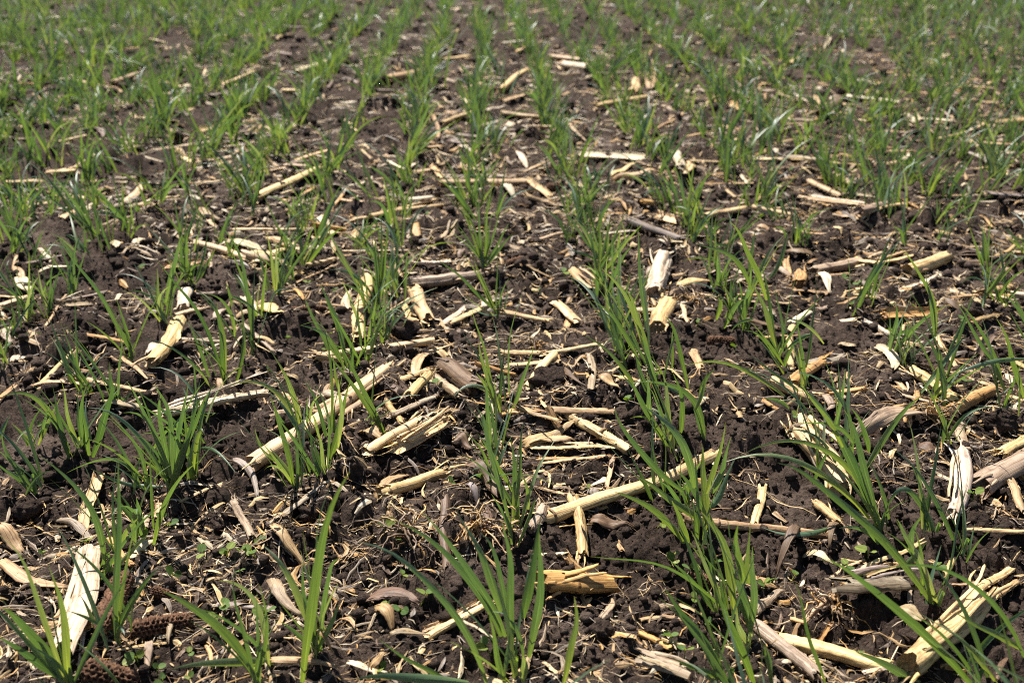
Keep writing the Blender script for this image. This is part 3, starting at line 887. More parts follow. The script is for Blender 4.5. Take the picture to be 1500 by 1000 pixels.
# ------------------------------------------------------------------ further residue, scattered over the field
def spot(ymin, ymax):
    x, yv = scatter_xy(1, ymin, ymax, .05); return float(x[0]), float(yv[0])
W = ['cream', 'cream', 'tan', 'white', 'greytan', 'orange', 'brown']
for i in range(260):
    x, yv = spot(.92, 5.5); kind = random.choices(['round', 'half', 'flat', 'husk'], [1, 3, 3, 3])[0]
    L = random.uniform(.018, .055) * (1 + .25 * min(yv, 3)); r = random.uniform(.0025, .0065) * (1 + .12 * min(yv, 3))
    if kind == 'husk': r *= 1.3
    a = random.gauss(0, .9)
    A = np.array([x - math.cos(a) * L / 2, yv - math.sin(a) * L / 2, 0]); B = np.array([x + math.cos(a) * L / 2, yv + math.sin(a) * L / 2, 0])
    residue(kind, A, B, r, random.choice(W), {})

def litter(n, Lr, wr, ymin, ymax, seed, kseg=5):
    """small straw chips and shreds nobody could count"""
    x, yv = scatter_xy(n, ymin, ymax)
    dens = 1.3 * vn(x * 4.3, yv * 4.3, 300) + 1.0 * vn(x * 12, yv * 12, 301) + .16 * np.exp(-((x - .15) / .5) ** 2 - ((yv - 1.5) / .8) ** 2) - .30 * np.exp(-((yv - .60) / .22) ** 2) - .12 * np.clip((-x - .25 * yv) * 3, 0, 1); keep = dens + rng.uniform(-.4, .4, n) > -.10
    x, yv = x[keep], yv[keep]; n = len(x)
    g = np.clip(yv, .6, 3) ** .55
    L = Lr[0] * (Lr[1] / Lr[0]) ** (rng.uniform(0, 1, n) ** 1.4) * g; wd = rng.uniform(*wr, n) * g; wd = np.minimum(wd, L * .45)
    a = rng.normal(0, 1.0, n) + np.where(rng.uniform(size=n) < .25, 1.5, 0)
    k = kseg; t = np.linspace(-.5, .5, k); bend = rng.normal(0, .07, n) * np.where(rng.uniform(size=n) < .2, 3, 1); arch = rng.uniform(.0, .10, n)
    dx, dy = np.cos(a), np.sin(a)
    cx = x[:, None] + dx[:, None] * t * L[:, None] - dy[:, None] * (bend * L)[:, None] * (t ** 2 * 4); cy = yv[:, None] + dy[:, None] * t * L[:, None] + dx[:, None] * (bend * L)[:, None] * (t ** 2 * 4)
    h = ground_h(cx, cy); hm = h.mean(1, keepdims=True)
    z = .45 * h + .55 * np.maximum(hm, np.percentile(h, 60, axis=1)[:, None]) + .0012 + (arch * L)[:, None] * (.25 - t ** 2) + rng.uniform(0, .003, n)[:, None]
    tw = rng.normal(0, .5, n)
    prof = (np.array([.55, 1, 1, .9, .3]) if k == 5 else np.array([.7, 1, .4])) * rng.uniform(.5, 1.15, (n, k))
    ox = -dy[:, None] * wd[:, None] * prof * .5; oy = dx[:, None] * wd[:, None] * prof * .5; oz = (wd * np.sin(tw))[:, None] * prof * .5
    Lf = np.stack([cx + ox, cy + oy, z + oz], -1); Rt = np.stack([cx - ox, cy - oy, z - oz], -1); Mid = np.stack([cx, cy, z + (wd * .16)[:, None]], -1)
    V = np.stack([Lf, Mid, Rt], 2).reshape(-1, 3)
    F1_ = gridF(k, 3); F = (F1_[None] + (np.arange(n) * k * 3)[:, None, None]).reshape(-1, 4)
    pal = np.array([TINT[q] for q in ('cream', 'tan', 'tan', 'white', 'greytan', 'grey', 'brown', 'orange')]); ci = rng.integers(0, len(pal), n)
    c = pal[ci] * rng.uniform(.6, 1.15, (n, 1)); c = np.repeat(c, k * 3, 0)
    uu = np.stack([np.broadcast_to(np.array([-.5, 0, .5])[None, None, :] * wd[:, None, None], (n, k, 3)), np.broadcast_to(t[None, :, None] * L[:, None, None], (n, k, 3))], -1).reshape(-1, 2)
    return V, F, uu, c
parts = [litter(20000, (.005, .034), (.0006, .0024), .47, 7, 100), litter(10000, (.018, .075), (.0005, .0013), .47, 6, 140), litter(24000, (.003, .013), (.0006, .0022), .47, 7, 120, 3), litter(5500, (.016, .06), (.0018, .0055), 1.5, 6.6, 160), litter(8500, (.012, .05), (.002, .0065), .5, 8, 110)]
off = 0; Vs, Fs, Us, Cs = [], [], [], []
for V, F, U_, C_ in parts:
    Vs.append(V); Fs.append(F + off); Us.append(U_); Cs.append(C_); off += len(V)
lt = link('straw_litter', mesh('straw_litter', np.vstack(Vs), np.vstack(Fs), np.vstack(Us), np.vstack(Cs), M_LITTER, smooth=False)); lt['kind'] = 'stuff'
lt['label'] = 'fine straw shreds and chips strewn over the dark soil'; lt['category'] = 'litter'

# ------------------------------------------------------------------ rye seedlings
def blade(P, wid, twist, roll, face=None, fold=.55):
    """one grass leaf along the points P: a folded strip, narrow at the sheath, widest in the middle, pointed"""
    n = len(P); T, S, U = frames(P); t = np.linspace(0, 1, n)
    w = wid * np.minimum(1, .42 + 2.1 * t) * np.clip(1 - t ** 1.9, 0, 1) ** .95; w[-1] = wid * .03
    if face is not None:      # flat side towards a direction read off the photograph
        S = np.cross(T, face); S /= np.linalg.norm(S, axis=1)[:, None] + 1e-9; U = np.cross(S, T)
    a = roll + twist * t; ca, sa = np.cos(a)[:, None], np.sin(a)[:, None]
    X = S * ca + U * sa; Z = -S * sa + U * ca
    fo = fold * (1.25 - .9 * t)[:, None]
    l = P + X * (w * .5)[:, None] + Z * (w[:, None] * .5) * fo; r = P - X * (w * .5)[:, None] + Z * (w[:, None] * .5) * fo
    V = np.stack([l, P, r], 1).reshape(-1, 3)
    UV = np.stack(np.broadcast_arrays(np.array([0, .5, 1])[None, :], t[:, None]), -1).reshape(-1, 2)
    return V, gridF(n, 3), UV
def bez(B, M, Tp, n=11):
    B, M, Tp = map(np.asarray, (B, M, Tp)); c = 2 * M - .5 * (B + Tp); t = np.linspace(0, 1, n)[:, None]
    d = Tp - B; sd_ = np.array([d[2], 0, -d[0]])
    return (1 - t) ** 2 * B + 2 * t * (1 - t) * c + t * t * Tp + sd_ * .018 * np.sin(t * random.uniform(5, 9) + random.uniform(0, 6)) * t
def stem_mesh(h=.016, r=.0017):
    P = np.stack([np.linspace(0, .002, 5), np.zeros(5), np.linspace(-.008, h, 5)], 1)
    V, F, _ = sweep(P, prof_round(r, 7, 1, .02), np.linspace(1.15, .75, 5)); t = np.repeat(np.linspace(0, .12, 5), 7)
    return mesh('stem', V, F, np.stack([t * 0 + .5, t], 1), None, M_LEAF)
STEM = stem_mesh()
def grown_leaf(L, wid, phi, el, droop, n=10, roll=None):
    """leaf growing from the origin in the direction phi, el radians above the ground, drooping on its way"""
    t = np.linspace(0, 1, n); e = el - droop * t ** 1.7; st = L / (n - 1); ph = phi + np.cumsum(rng.normal(0, .05, n))
    d = np.stack([np.cos(e) * np.cos(ph), np.cos(e) * np.sin(ph), np.sin(e)], 1) * st; P = np.vstack([[0, 0, 0], np.cumsum(d[:-1], 0)])
    return blade(P, wid, random.gauss(0, .8), random.uniform(-1.4, 1.4) if roll is None else roll)

# tile, base x y ; then leaves "tipx tipy midx midy [basex basey] [w=mm]" ; label
TUFTS = """
bl 310 1000 : 0 345 130 560 / 220 462 268 690 w=7 / 0 672 130 780 w=8 / 0 792 120 885 w=7 / 290 805 430 890 545 1040 / 150 780 220 900 : broad-leaved grass tuft in front of the coarse red-brown cob
bl 515 800 : 540 0 508 400 w=7 / 715 495 590 620 w=6 / 545 790 530 760 : two-leaved grass seedling between the dark corn cobs
bl 480 500 : 185 0 395 235 w=6.5 / 602 280 560 335 500 480 / 640 350 600 400 : grass seedling with one long leaf arching over the cream stalk half
bl 1385 860 : 1447 132 1395 470 w=9 / 1165 395 1270 540 w=7 / 1535 75 1400 500 1330 1000 w=9 / 1500 460 1440 560 w=6 / 1318 470 1345 650 w=5 / 1345 330 1360 560 w=3 / 1500 650 1460 720 : tall broad-bladed grass tuft beside curled tan husks
bl 1120 1010 : 710 600 940 740 w=9 / 1020 430 1050 720 w=6 / 965 550 1110 640 1180 930 w=6 / 750 942 980 912 1210 912 w=8 / 1130 590 1140 780 w=5 / 1150 570 1165 800 w=4 : low grass tuft with a flat-lying leaf beside heart-shaped weed leaves
q5 1010 640 : 1225 80 1115 290 w=7 / 1090 -10 1050 330 w=7 / 915 10 990 250 w=8 / 728 -5 880 240 w=5 / 508 152 800 290 w=6 / 735 175 890 280 w=6 / 930 70 950 260 w=6 / 800 318 915 410 w=4 / 1200 60 1100 330 : dense many-leaved grass tuft in front of the wide white split stalk
q5 1120 550 : 1130 -20 1135 270 w=7 / 1240 0 1180 220 w=6 / 1395 550 1250 395 1130 420 w=4 / 1210 320 1160 300 / 1060 60 1100 300 : grass tuft behind the dense many-leaved tuft
q5 860 600 : 535 95 780 350 w=6 / 390 530 660 455 820 615 w=7 / 530 508 740 590 960 606 w=5 : seedling with bent leaves lying across the short stalk half
q5 470 400 : 298 -10 340 220 410 445 w=7 / 105 85 300 220 410 430 w=6 / 0 88 230 110 390 400 w=7 / 362 -5 400 200 470 380 w=5 / 440 -10 455 200 480 380 w=7 / 500 -15 490 200 520 430 w=9 / 655 -10 625 180 540 440 w=9 / 60 190 20 260 0 330 : fan-shaped grass tuft with arching left leaves on bare soil
q5 200 620 : 0 395 100 505 w=5 / 12 305 60 440 w=5 / 0 508 100 552 w=4 / -60 420 60 540 : low spreading grass seedling on smooth bare soil
q6 240 610 : 80 90 170 330 w=7 / 0 330 90 445 190 500 w=4 / 180 -10 245 250 320 525 w=6 / 50 35 190 180 260 310 w=5 / 230 180 240 400 : slender grass seedling crossing the long split cream stalk
q6 410 590 : 315 245 350 450 w=6 / 350 0 425 230 420 520 w=5 / 555 -10 495 240 430 470 w=8 / 480 -20 500 160 480 390 w=5 / 440 110 430 300 420 460 w=4 / 355 260 385 400 : upright grass tuft standing before the long split cream stalk
bc 760 960 : 225 280 540 520 700 800 w=8 / 60 388 420 590 640 1005 w=6 / 340 255 580 530 720 800 w=7 / 490 212 610 420 705 690 w=8 / 610 340 690 500 740 800 w=5 / 720 290 740 560 745 890 w=7 / 890 250 830 540 800 720 w=8 / 880 342 872 600 825 890 w=8 / 1032 620 1020 800 975 1010 w=6 / 160 812 330 920 490 1005 w=5 / 60 985 280 975 560 1000 w=8 / 640 690 690 890 725 1005 w=6 / 660 690 760 740 800 900 w=4 / 800 880 805 930 800 1000 w=7 : largest leafy grass tuft beside the thick stalk with a dark ring
q1 225 810 : 190 240 215 500 w=8 / 262 225 250 430 w=5 / 0 160 80 400 210 900 w=6 / 245 480 290 640 290 760 w=5 / 80 650 160 790 200 950 w=5 / 350 678 300 770 230 960 w=6 / 0 330 110 480 200 640 w=5 / 30 -40 60 150 70 380 w=5 : grass tuft beside the left end of the longest stalk
mc 690 790 : 590 640 650 720 w=7 / 495 745 575 692 690 750 w=6 / 608 500 640 650 w=7 / 840 520 795 680 750 800 w=6 / 800 245 745 500 740 740 w=4 / 520 440 610 580 w=4 / 580 350 630 560 w=4 / 720 480 700 650 w=5 : bright green grass tuft beside the dark half-sunk stump
mc 685 375 : 425 135 565 260 w=6 / 525 315 620 375 w=5 / 690 -20 685 180 w=6 / 590 160 630 280 w=5 / 600 200 640 300 w=3 / 540 290 610 350 w=3 : sparse grass seedling leaning over the slim cream strip
mc 620 165 : 465 -5 560 90 w=6 / 600 -160 605 0 w=5 / 545 -110 590 30 w=5 / 655 -190 640 0 w=5 / 690 -70 660 60 w=6 / 755 30 690 100 640 165 w=7 / 735 -20 690 70 w=5 / 630 -90 625 40 w=7 / 500 -120 570 20 w=4 / 660 -40 640 80 w=6 : dense bright grass tuft behind the grey and cream stalk
q3 530 880 : 358 345 455 560 520 860 w=7 / 230 585 390 650 500 850 w=6 / 640 630 600 750 550 890 w=7 / 270 430 320 560 500 830 w=5 / 545 720 540 800 540 920 w=6 / 420 690 440 840 475 1000 w=4 : wide-spread grass seedling rising over the cream stalk with grey tip
q3 620 830 : 1022 65 760 450 w=7 / 580 380 580 540 600 760 w=4 : seedling with one very long leaf reaching past split chunks
q3 700 480 : 670 75 690 250 w=8 / 735 -10 735 240 w=7 / 545 55 620 280 645 570 w=6 / 405 90 550 320 640 560 w=5 / 395 -10 480 170 600 360 w=6 / 640 -30 690 180 w=6 / 785 110 770 230 740 400 w=6 / 600 -60 660 120 w=5 / 410 260 530 280 620 360 w=5 / 460 345 560 370 640 470 w=5 / 700 -80 720 120 w=6 : tall dense grass tuft growing over a pale stalk half
q4 640 930 : 270 440 430 590 560 820 w=6 / 212 630 420 800 545 985 w=6 / 330 250 470 430 590 780 w=6 / 460 380 545 560 620 880 w=9 / 525 -10 555 280 585 560 w=6 / 640 180 595 290 570 400 w=5 / 510 920 660 925 810 1005 w=5 / 700 530 770 690 830 960 w=6 / 985 838 930 910 900 1000 w=6 / 515 750 560 880 600 1005 w=7 / 740 600 742 720 735 860 w=4 / 290 460 520 700 650 900 w=6 / 360 390 480 600 600 820 w=4 / 555 640 600 780 660 980 w=8 : long-leaved grass tuft beside the swollen cream stalk crown
q4 340 240 : 180 -20 265 80 w=6 / 270 -20 300 120 w=5 / 95 150 220 165 330 240 w=5 / 530 -60 460 100 400 200 w=4 / 400 -20 400 160 400 300 w=5 / 350 -40 360 130 w=5 / 440 -30 460 60 460 120 w=4 / 290 100 380 150 470 240 w=5 / 120 -80 240 60 w=5 / 60 -120 200 40 w=5 : leaning grass tuft to the side of the white stalk base
q1 1120 390 : 885 -10 970 130 w=7 / 985 148 1110 220 1150 400 w=8 / 890 212 1020 230 1105 390 w=5 / 1150 -60 1195 120 1190 320 w=7 / 1000 -60 1000 100 1020 200 w=6 / 905 0 1215 60 1325 350 w=8 / 1345 -60 1310 60 1270 160 w=6 / 1080 -60 1110 120 1120 330 w=7 / 1250 120 1290 230 1330 340 w=5 / 840 -60 960 110 1050 300 w=5 : thick grass tuft directly behind the longest cream stalk
q1 1320 950 : 808 138 940 400 1200 640 w=7 / 920 545 1140 690 1370 850 w=8 / 800 635 1010 735 1210 945 w=7 / 980 140 1180 320 1270 620 w=9 / 1300 360 1325 580 1325 890 w=9 / 1450 230 1400 470 1340 650 w=6 / 1482 320 1430 520 1370 650 w=6 / 1505 440 1430 620 1370 730 w=7 / 1180 510 1270 650 1400 870 w=7 / 1140 680 1190 830 1230 940 w=8 / 1240 860 1290 930 1320 1000 w=5 : broad-leaved grass tuft draped over the end of the longest stalk
q7 975 800 : 60 255 500 335 820 560 w=7 / 480 450 650 660 865 1005 w=8 / 640 110 745 330 840 560 w=6 / 735 370 860 620 1015 1005 w=9 / 720 -10 850 240 900 600 w=9 / 880 310 965 520 1005 720 w=9 / 1002 0 985 230 990 420 w=6 / 995 200 1020 440 990 750 w=7 / 920 70 925 240 970 420 w=7 / 545 860 720 930 900 1010 w=6 / 1080 770 1100 900 1115 1010 w=5 / 850 30 890 200 940 420 w=6 / 910 560 940 700 990 800 w=7 / 800 300 820 450 860 600 w=5 : biggest dark green grass tuft leaning over the weathered brown stalk
q2 960 850 : 30 470 500 475 895 800 w=7 / 120 440 600 372 900 740 w=6 / 385 245 660 250 800 355 w=5 / 430 -10 700 300 930 810 w=7 / 748 160 850 450 965 860 w=8 / 790 148 860 290 885 410 w=7 / 848 380 955 560 1015 800 w=8 / 470 -10 620 180 740 380 w=5 / 260 850 480 885 660 850 w=6 / 720 850 840 860 945 950 w=5 / 700 280 820 500 940 830 w=6 : sprawling grass tuft over the bright thick stalk crossed by leaf shadows
q2 1275 910 : 980 790 1105 625 1270 860 w=6 / 1050 800 1110 900 1160 1000 w=5 / 1205 780 1150 880 1140 960 w=5 : seedling with a leaf bent over in a loop beside tan stalk ends
q2 1440 1000 : 1000 378 1265 650 w=6 / 1420 900 1430 950 : single long leaf seedling leaning beside the bleached white stalk
br 1120 670 : 400 48 745 235 w=8 / 945 278 1050 480 w=6 / 1050 260 1010 350 1010 440 w=6 / 1080 380 1010 450 960 510 w=6 : grass seedling with a very long leaf reaching the bright thick stalk
br 1290 1010 : 590 472 880 620 w=8 / 770 528 1230 545 1500 890 w=5 / 1020 670 1230 820 1385 1005 w=5 / 1190 690 1360 780 1490 855 w=6 / 750 848 900 930 1045 1005 w=8 : grass leaves arching over the thick splayed stalk
br 200 1010 : 0 700 90 830 w=8 / 0 905 90 950 w=7 / 490 560 555 800 625 1010 w=5 / 372 840 385 920 395 1010 w=5 : low grass leaves at the foot of the biggest tuft
br 150 650 : 0 540 70 590 w=7 / -60 450 40 560 w=6 : short drooping seedling between the tuft and round weed leaves
q4 1360 790 : 875 108 1090 190 1200 380 w=7 / 1075 -20 1190 170 1290 440 w=8 / 1412 5 1385 170 1310 310 w=8 / 1230 25 1205 150 1190 290 w=7 / 800 210 930 190 1010 220 w=5 / 1270 240 1305 480 1345 720 w=7 / 1215 340 1290 520 1355 740 w=9 / 1330 350 1385 550 1385 720 w=6 / 1210 650 1340 775 1395 870 w=6 / 1080 620 1140 570 1215 550 w=4 / 815 812 1110 830 1400 1000 w=6 / 1490 665 1425 745 1400 830 w=6 / 900 90 1010 115 1125 100 w=5 / 1180 760 1350 870 1500 985 w=5 / 1160 615 1260 660 1340 780 w=4 : tall dense grass tuft near crumbled rust-red cob remains
mr 1165 645 : 940 88 1075 260 1110 480 w=6 / 1070 190 1092 320 1112 480 w=7 / 1110 450 1130 540 w=6 / 1200 330 1340 500 1400 700 w=6 : thin grass seedling behind the dark-ended cream stalk
mr 1410 795 : 1195 335 1330 530 1420 720 w=7 / 1385 400 1450 580 1500 750 w=7 / 1190 660 1310 600 1510 578 w=6 : grass seedling beside the smooth orange-cream stalk
mr 1340 215 : 1265 -15 1290 100 w=5 / 1320 -10 1330 90 w=5 / 1350 -60 1345 80 w=4 : short upright seedling on dark soil behind cream strips
mr 1510 120 : 1360 -10 1440 55 w=7 / 1440 110 1480 140 w=5 / 1500 10 1500 60 : arching seedling at the border of dark soil
mr 535 700 : 505 368 522 560 w=5 / 576 200 572 420 530 650 w=5 / 440 408 530 420 620 512 w=4 / 612 580 665 690 675 830 w=2 / 440 560 500 500 560 470 w=6 : thin upright seedling behind the orange-cream stub
ml 720 415 : 690 178 695 300 w=7 / 808 28 765 160 730 330 w=8 / 752 258 705 310 w=8 / 832 205 775 250 730 390 w=5 / 740 170 760 220 : grass tuft with broad curled leaves behind the cream stalk with a fibrous node
ml 840 245 : 640 -10 745 95 w=6 / 830 25 815 130 w=8 / 945 88 905 170 860 240 w=7 / 920 10 890 130 860 230 w=7 / 800 40 800 140 w=7 / 880 30 860 130 w=5 : grass tuft with curved blades on open dark soil
ml 985 695 : 680 148 850 350 975 640 w=7 / 870 290 965 390 985 690 w=7 / 960 330 970 520 w=8 / 1000 360 1065 480 1035 690 w=7 / 900 290 1000 350 1030 480 w=5 / 810 590 880 640 920 720 w=5 / 830 400 870 520 920 660 w=6 : grass tuft with arched broad leaves beside a fibrous stalk
ml 1105 535 : 975 -10 1065 190 w=6 / 1112 65 1110 300 w=6 / 1170 405 1090 340 1010 300 w=5 / 990 240 1010 300 1015 350 w=5 : upright grass seedling in front of cream husk scraps
ml 1222 285 : 1178 20 1195 160 w=6 / 1312 68 1245 160 w=7 / 1120 80 1160 190 1175 280 w=5 / 1205 50 1215 170 w=6 : grass seedling in front of the pile of white husks
ml 325 290 : 262 55 300 180 w=5 / 332 35 325 160 w=5 / 185 172 280 190 330 260 w=4 / 290 200 310 240 : small grass seedling on dark open soil
ml 215 390 : 260 55 225 240 w=4 / 160 180 190 290 w=4 / 225 260 220 330 : thin seedling beside a bleached husk
ml 130 400 : 130 110 125 280 w=5 / 40 180 90 310 w=4 / 150 200 140 300 : thin seedling close to the bleached husk fan
ml 575 560 : 265 60 430 290 w=6 / 480 370 540 470 w=4 / 500 300 550 430 : seedling with one long thin slanting leaf on open soil
ml 505 790 : 480 590 490 700 w=7 / 585 715 545 760 w=5 / 530 420 530 600 : short seedling behind the fan-shaped tuft
ml 60 480 : 200 465 120 470 w=5 / 0 540 30 520 w=4 / 10 400 30 440 : low seedling over a white husk fan
ml 1320 900 : 1180 520 1280 720 w=7 / 1000 703 1185 700 1300 880 w=6 / 1190 750 1235 850 w=5 / 1120 880 1150 960 1190 1000 w=4 : seedling with an arched side leaf beside a small broken cob
ml 1450 960 : 1320 430 1450 520 w=6 / 1350 350 1420 480 1450 560 w=5 / 1410 258 1470 400 1500 520 w=6 / 1340 670 1400 800 w=5 / 1500 640 1470 800 w=7 : leaning seedling beneath the cream stalk with grey tip
"""
GB = 'rye seedlings in the drilled rows'
USED = []
def leaf_from_pixels(t, base, fld, k):
    w = 5.0; v = []
    for q in fld:
        if q.startswith('w='): w = float(q[2:])
        else: v.append(float(q))
    b = base
    own = len(v) >= 6
    if own: bu, bv = px(t, v[4], v[5])
    tu, tv = px(t, v[0], v[1])
    dy = random.uniform(-.022, .012)
    if own:
        # the leaf leaves the sheath here: on the tuft's own depth, or on the ground where the spot is lower
        g = on_ground(bu, bv); d = at_depth(bu, bv, base.y)
        B = d if (d.z > g.z and d.z < .10) else g
        if abs(g.y - base.y) < .05 and abs(g.x - base.x) < .05: B = g
    else: B = base + Vector((random.gauss(0, .002), random.gauss(0, .003), -.003))
    Tp = at_depth(tu, tv, B.y + dy)
    gz = float(h_macro(Tp.x, Tp.y))
    if Tp.z < gz + .006: Tp = on_ground(tu, tv, .012)
    if len(v) >= 4:
        mu, mv = px(t, v[2], v[3]); M_ = at_depth(mu, mv, B.y + (Tp.y - B.y) * .45)
        if M_.z < float(h_macro(M_.x, M_.y)) + .005: M_ = on_ground(mu, mv, .014)
    else: M_ = (B + Tp) * .5 + Vector((random.gauss(0, .004), 0, .008))
    return bez(B, M_, Tp), w / 1000 * 1.0
for ln in TUFTS.strip().splitlines():
    h, body, label = [q.strip() for q in ln.split(' : ')]
    t, bx, by = h.split(); base = on_ground(*px(t, float(bx), float(by)))
    e = thing('rye_seedling', tuple(base), label, 'seedling', GB); USED.append((base.x, base.y)); o0 = np.array(base)
    for i, lf in enumerate(body.split(' / ')):
        P, wd = leaf_from_pixels(t, base, lf.split(), i)
        fc = P[5] - np.array(CAM_O); V, F, UV = blade(P - o0, wd * .95, random.gauss(0, .7), random.gauss(0, .5), fc / np.linalg.norm(fc))
        link('leaf', mesh('leaf', V, F, UV, None, M_LEAF), e)
    for i in range(6):
        V, F, UV = grown_leaf(random.uniform(.03, .12), random.uniform(.0026, .0048), random.gauss(2.6, 1.3), random.uniform(.95, 1.4), random.uniform(.1, .8))
        V = V + rng.normal(0, .005, 3) * np.array([1, 2, 0])
        link('leaf', mesh('leaf', V, F, UV, None, M_LEAF), e)
    link('stem', STEM, e)

# ---- archetypes for the rest of the rows
def make_variant(i):
    n = random.randint(5, 9); out = []
    for k in range(n):
        L = random.uniform(.055, .135) if k else .135
        el = random.uniform(1.05, 1.5); dr = random.choice([.1, .3, .5, .9, 1.5]) * random.uniform(.6, 1.2)
        V, F, UV = grown_leaf(L, random.uniform(.0042, .0078), random.uniform(0, 6.28), el, dr, 9)
        V = V + np.array([random.gauss(0, .006), random.gauss(0, .012), 0]); out.append((V, F, UV))
    return out
VAR = [make_variant(i) for i in range(18)]
VARM = [[mesh('leaf', V, F, UV, None, M_LEAF) for V, F, UV in v] for v in VAR]
def place_tuft(x, yv, rz, s, v, lean, label, parts=True):
    z = float(h_macro(x, yv)) - .002
    e = thing('rye_seedling', (x, yv, z), label, 'seedling', GB); e.rotation_euler = (lean[1], lean[0], rz); e.scale = (s, s, s)
    for me in VARM[v]: link('leaf', me, e)
    return e
# tufts further off whose place can be read: tile, base x y, height
FAR = """
tc 640 640 300|tc 590 985 290|tc 660 985 260|tc 668 440 220|tc 690 330 180|tc 715 150 150|tc 915 430 190|tc 880 300 160|tc 855 120 130|tc 1010 710 230|tc 1075 840 230|tc 1110 855 300|tc 1040 1000 300|tc 1110 1010 260
tc 1310 660 240|tc 1270 530 220|tc 1185 340 200|tc 1095 215 170|tc 1395 860 280|tc 1450 940 290|tc 290 690 320|tc 270 870 300|tc 230 1000 300|tc 410 390 190|tc 480 210 140|tc 90 550 230|tc 40 670 240|tc 180 390 190|tc 130 900 280|tc 340 480 230|tc 1000 120 130|tc 1240 290 180|tc 1160 230 170|tc 600 560 220|tc 720 60 120|tc 840 30 110|tc 560 110 130|tc 1350 570 230|tc 1420 760 260
tr 130 570 250|tr 200 620 260|tr 330 680 280|tr 370 860 300|tr 420 960 200|tr 410 640 240|tr 520 670 230|tr 560 620 230|tr 870 860 300|tr 900 900 260|tr 960 910 200|tr 820 800 260|tr 800 520 230|tr 870 600 250|tr 1080 560 220|tr 1250 560 220|tr 1310 640 230|tr 1340 850 270|tr 1130 980 220|tr 1250 990 180|tr 60 930 260|tr 20 990 280|tr 300 440 220|tr 250 350 200|tr 150 440 230|tr 690 350 190|tr 590 330 190|tr 1000 420 200|tr 1130 420 210|tr 1400 470 220|tr 1480 840 260|tr 200 800 260|tr 760 720 250|tr 1360 720 240
tl 110 920 260|tl 40 920 270|tl 210 880 250|tl 340 960 270|tl 440 900 260|tl 690 900 260|tl 660 830 220|tl 850 740 220|tl 780 770 210|tl 1040 640 220|tl 1110 950 270|tl 1070 900 250|tl 900 960 220|tl 880 1000 150|tl 1350 960 220|tl 1430 880 280|tl 1240 690 250|tl 720 470 200|tl 700 450 190|tl 750 620 200|tl 540 640 220|tl 160 700 260|tl 30 860 270|tl 1180 680 240|tl 1470 740 300|tl 640 960 230|tl 560 980 230|tl 820 860 200|tl 1300 950 200|tl 240 940 240|tl 480 760 230|tl 380 740 230
ml 20 600 290|ml 60 110 250|ml 110 100 240|ml 150 170 220|ml 480 90 230|ml 570 30 200|ml 1010 120 180|ml 960 60 220|ml 10 240 200|ml 790 250 200|ml 200 300 220|mr 1130 60 200|mr 30 60 280|mr 130 70 250|mr 180 110 260|mc 1120 50 240|mc 1180 130 250|mc 150 130 260|mc 60 90 240
"""
SHAREDT = 'narrow-leaved green rye seedling'
nthing = 0
for q in FAR.replace('\n', '|').strip('|').split('|'):
    f = q.split()
    if len(f) < 4: continue
    g = on_ground(*px(f[0], float(f[1]), float(f[2]))); hpx = float(f[3]) / 3
    hm = hpx * scale_at(g) / .93
    place_tuft(g.x, g.y, random.uniform(0, 6.28), hm / .125, random.randrange(18), (random.gauss(-.18, .15), random.gauss(0, .12)), SHAREDT); USED.append((g.x, g.y)); nthing += 1

# fill the drilled rows (16 cm apart, running away from the camera)
ROW0, ROWD = on_ground(742, 930).x, 0.16
UA = np.array(USED)
def near_used(x, yv, d): return bool((((UA[:, 0] - x) / d) ** 2 + ((UA[:, 1] - yv) / (d * 1.3)) ** 2 < 1).any())
def to_px(x, yv, z=0.0):
    q = CAM_R.transposed() @ (Vector((x, yv, z)) - CAM_O); return 750 + FPX * q.x / -q.z, 500 - FPX * q.y / -q.z
fill = []
for k in range(-48, 49):
    xr = ROW0 + k * ROWD * (1.07 if k > 0 else .98); yv = .35
    while yv < 7.6:
        yv += (abs(random.gauss(.026, .016)) + .006) * ((1.3 if k > -4 else 1.0) if yv > 2.2 else 1)
        x = xr + random.gauss(0, .013) + .012 * math.sin(yv * 2.1 + k)
        if abs(x - .035 * yv) > .56 * yv + .28: continue
        u, v = to_px(x, yv)
        inside = -20 < u < 1520 and v < 1010
        if v > 330 and -60 < u < 1560 and v < 1120:                  # most near tufts are placed one by one above
            pr_ = (.95 if v < 560 else .60 if v < 780 else 0) * (.22 if k >= 3 else .9 if k <= -3 else .75 if k == 2 else 1)
            if random.random() > pr_ or near_used(x, yv, .026): continue
        if near_used(x, yv, .045 if v > 200 else .03) and inside: continue
        gap = float(vn(np.array([x * 5 + k * 7.7]), np.array([yv * 1.6]), 91)[0])
        if gap < -.30: continue
        fill.append((yv, x, inside))
fill.sort()
rest = []
for yv, x, inside in fill:
    s = random.uniform(.62, 1.08) * (1.0 if yv > 2.4 else .92); v = random.randrange(18); rz = random.uniform(0, 6.28); lean = (random.gauss(-.15, .15), random.gauss(0, .12))
    if inside and nthing < 240:
        place_tuft(x, yv, rz, s, v, lean, SHAREDT); nthing += 1
    else: rest.append((x, yv, s, v, rz, lean))
Vs, Fs, Us, off = [], [], [], 0
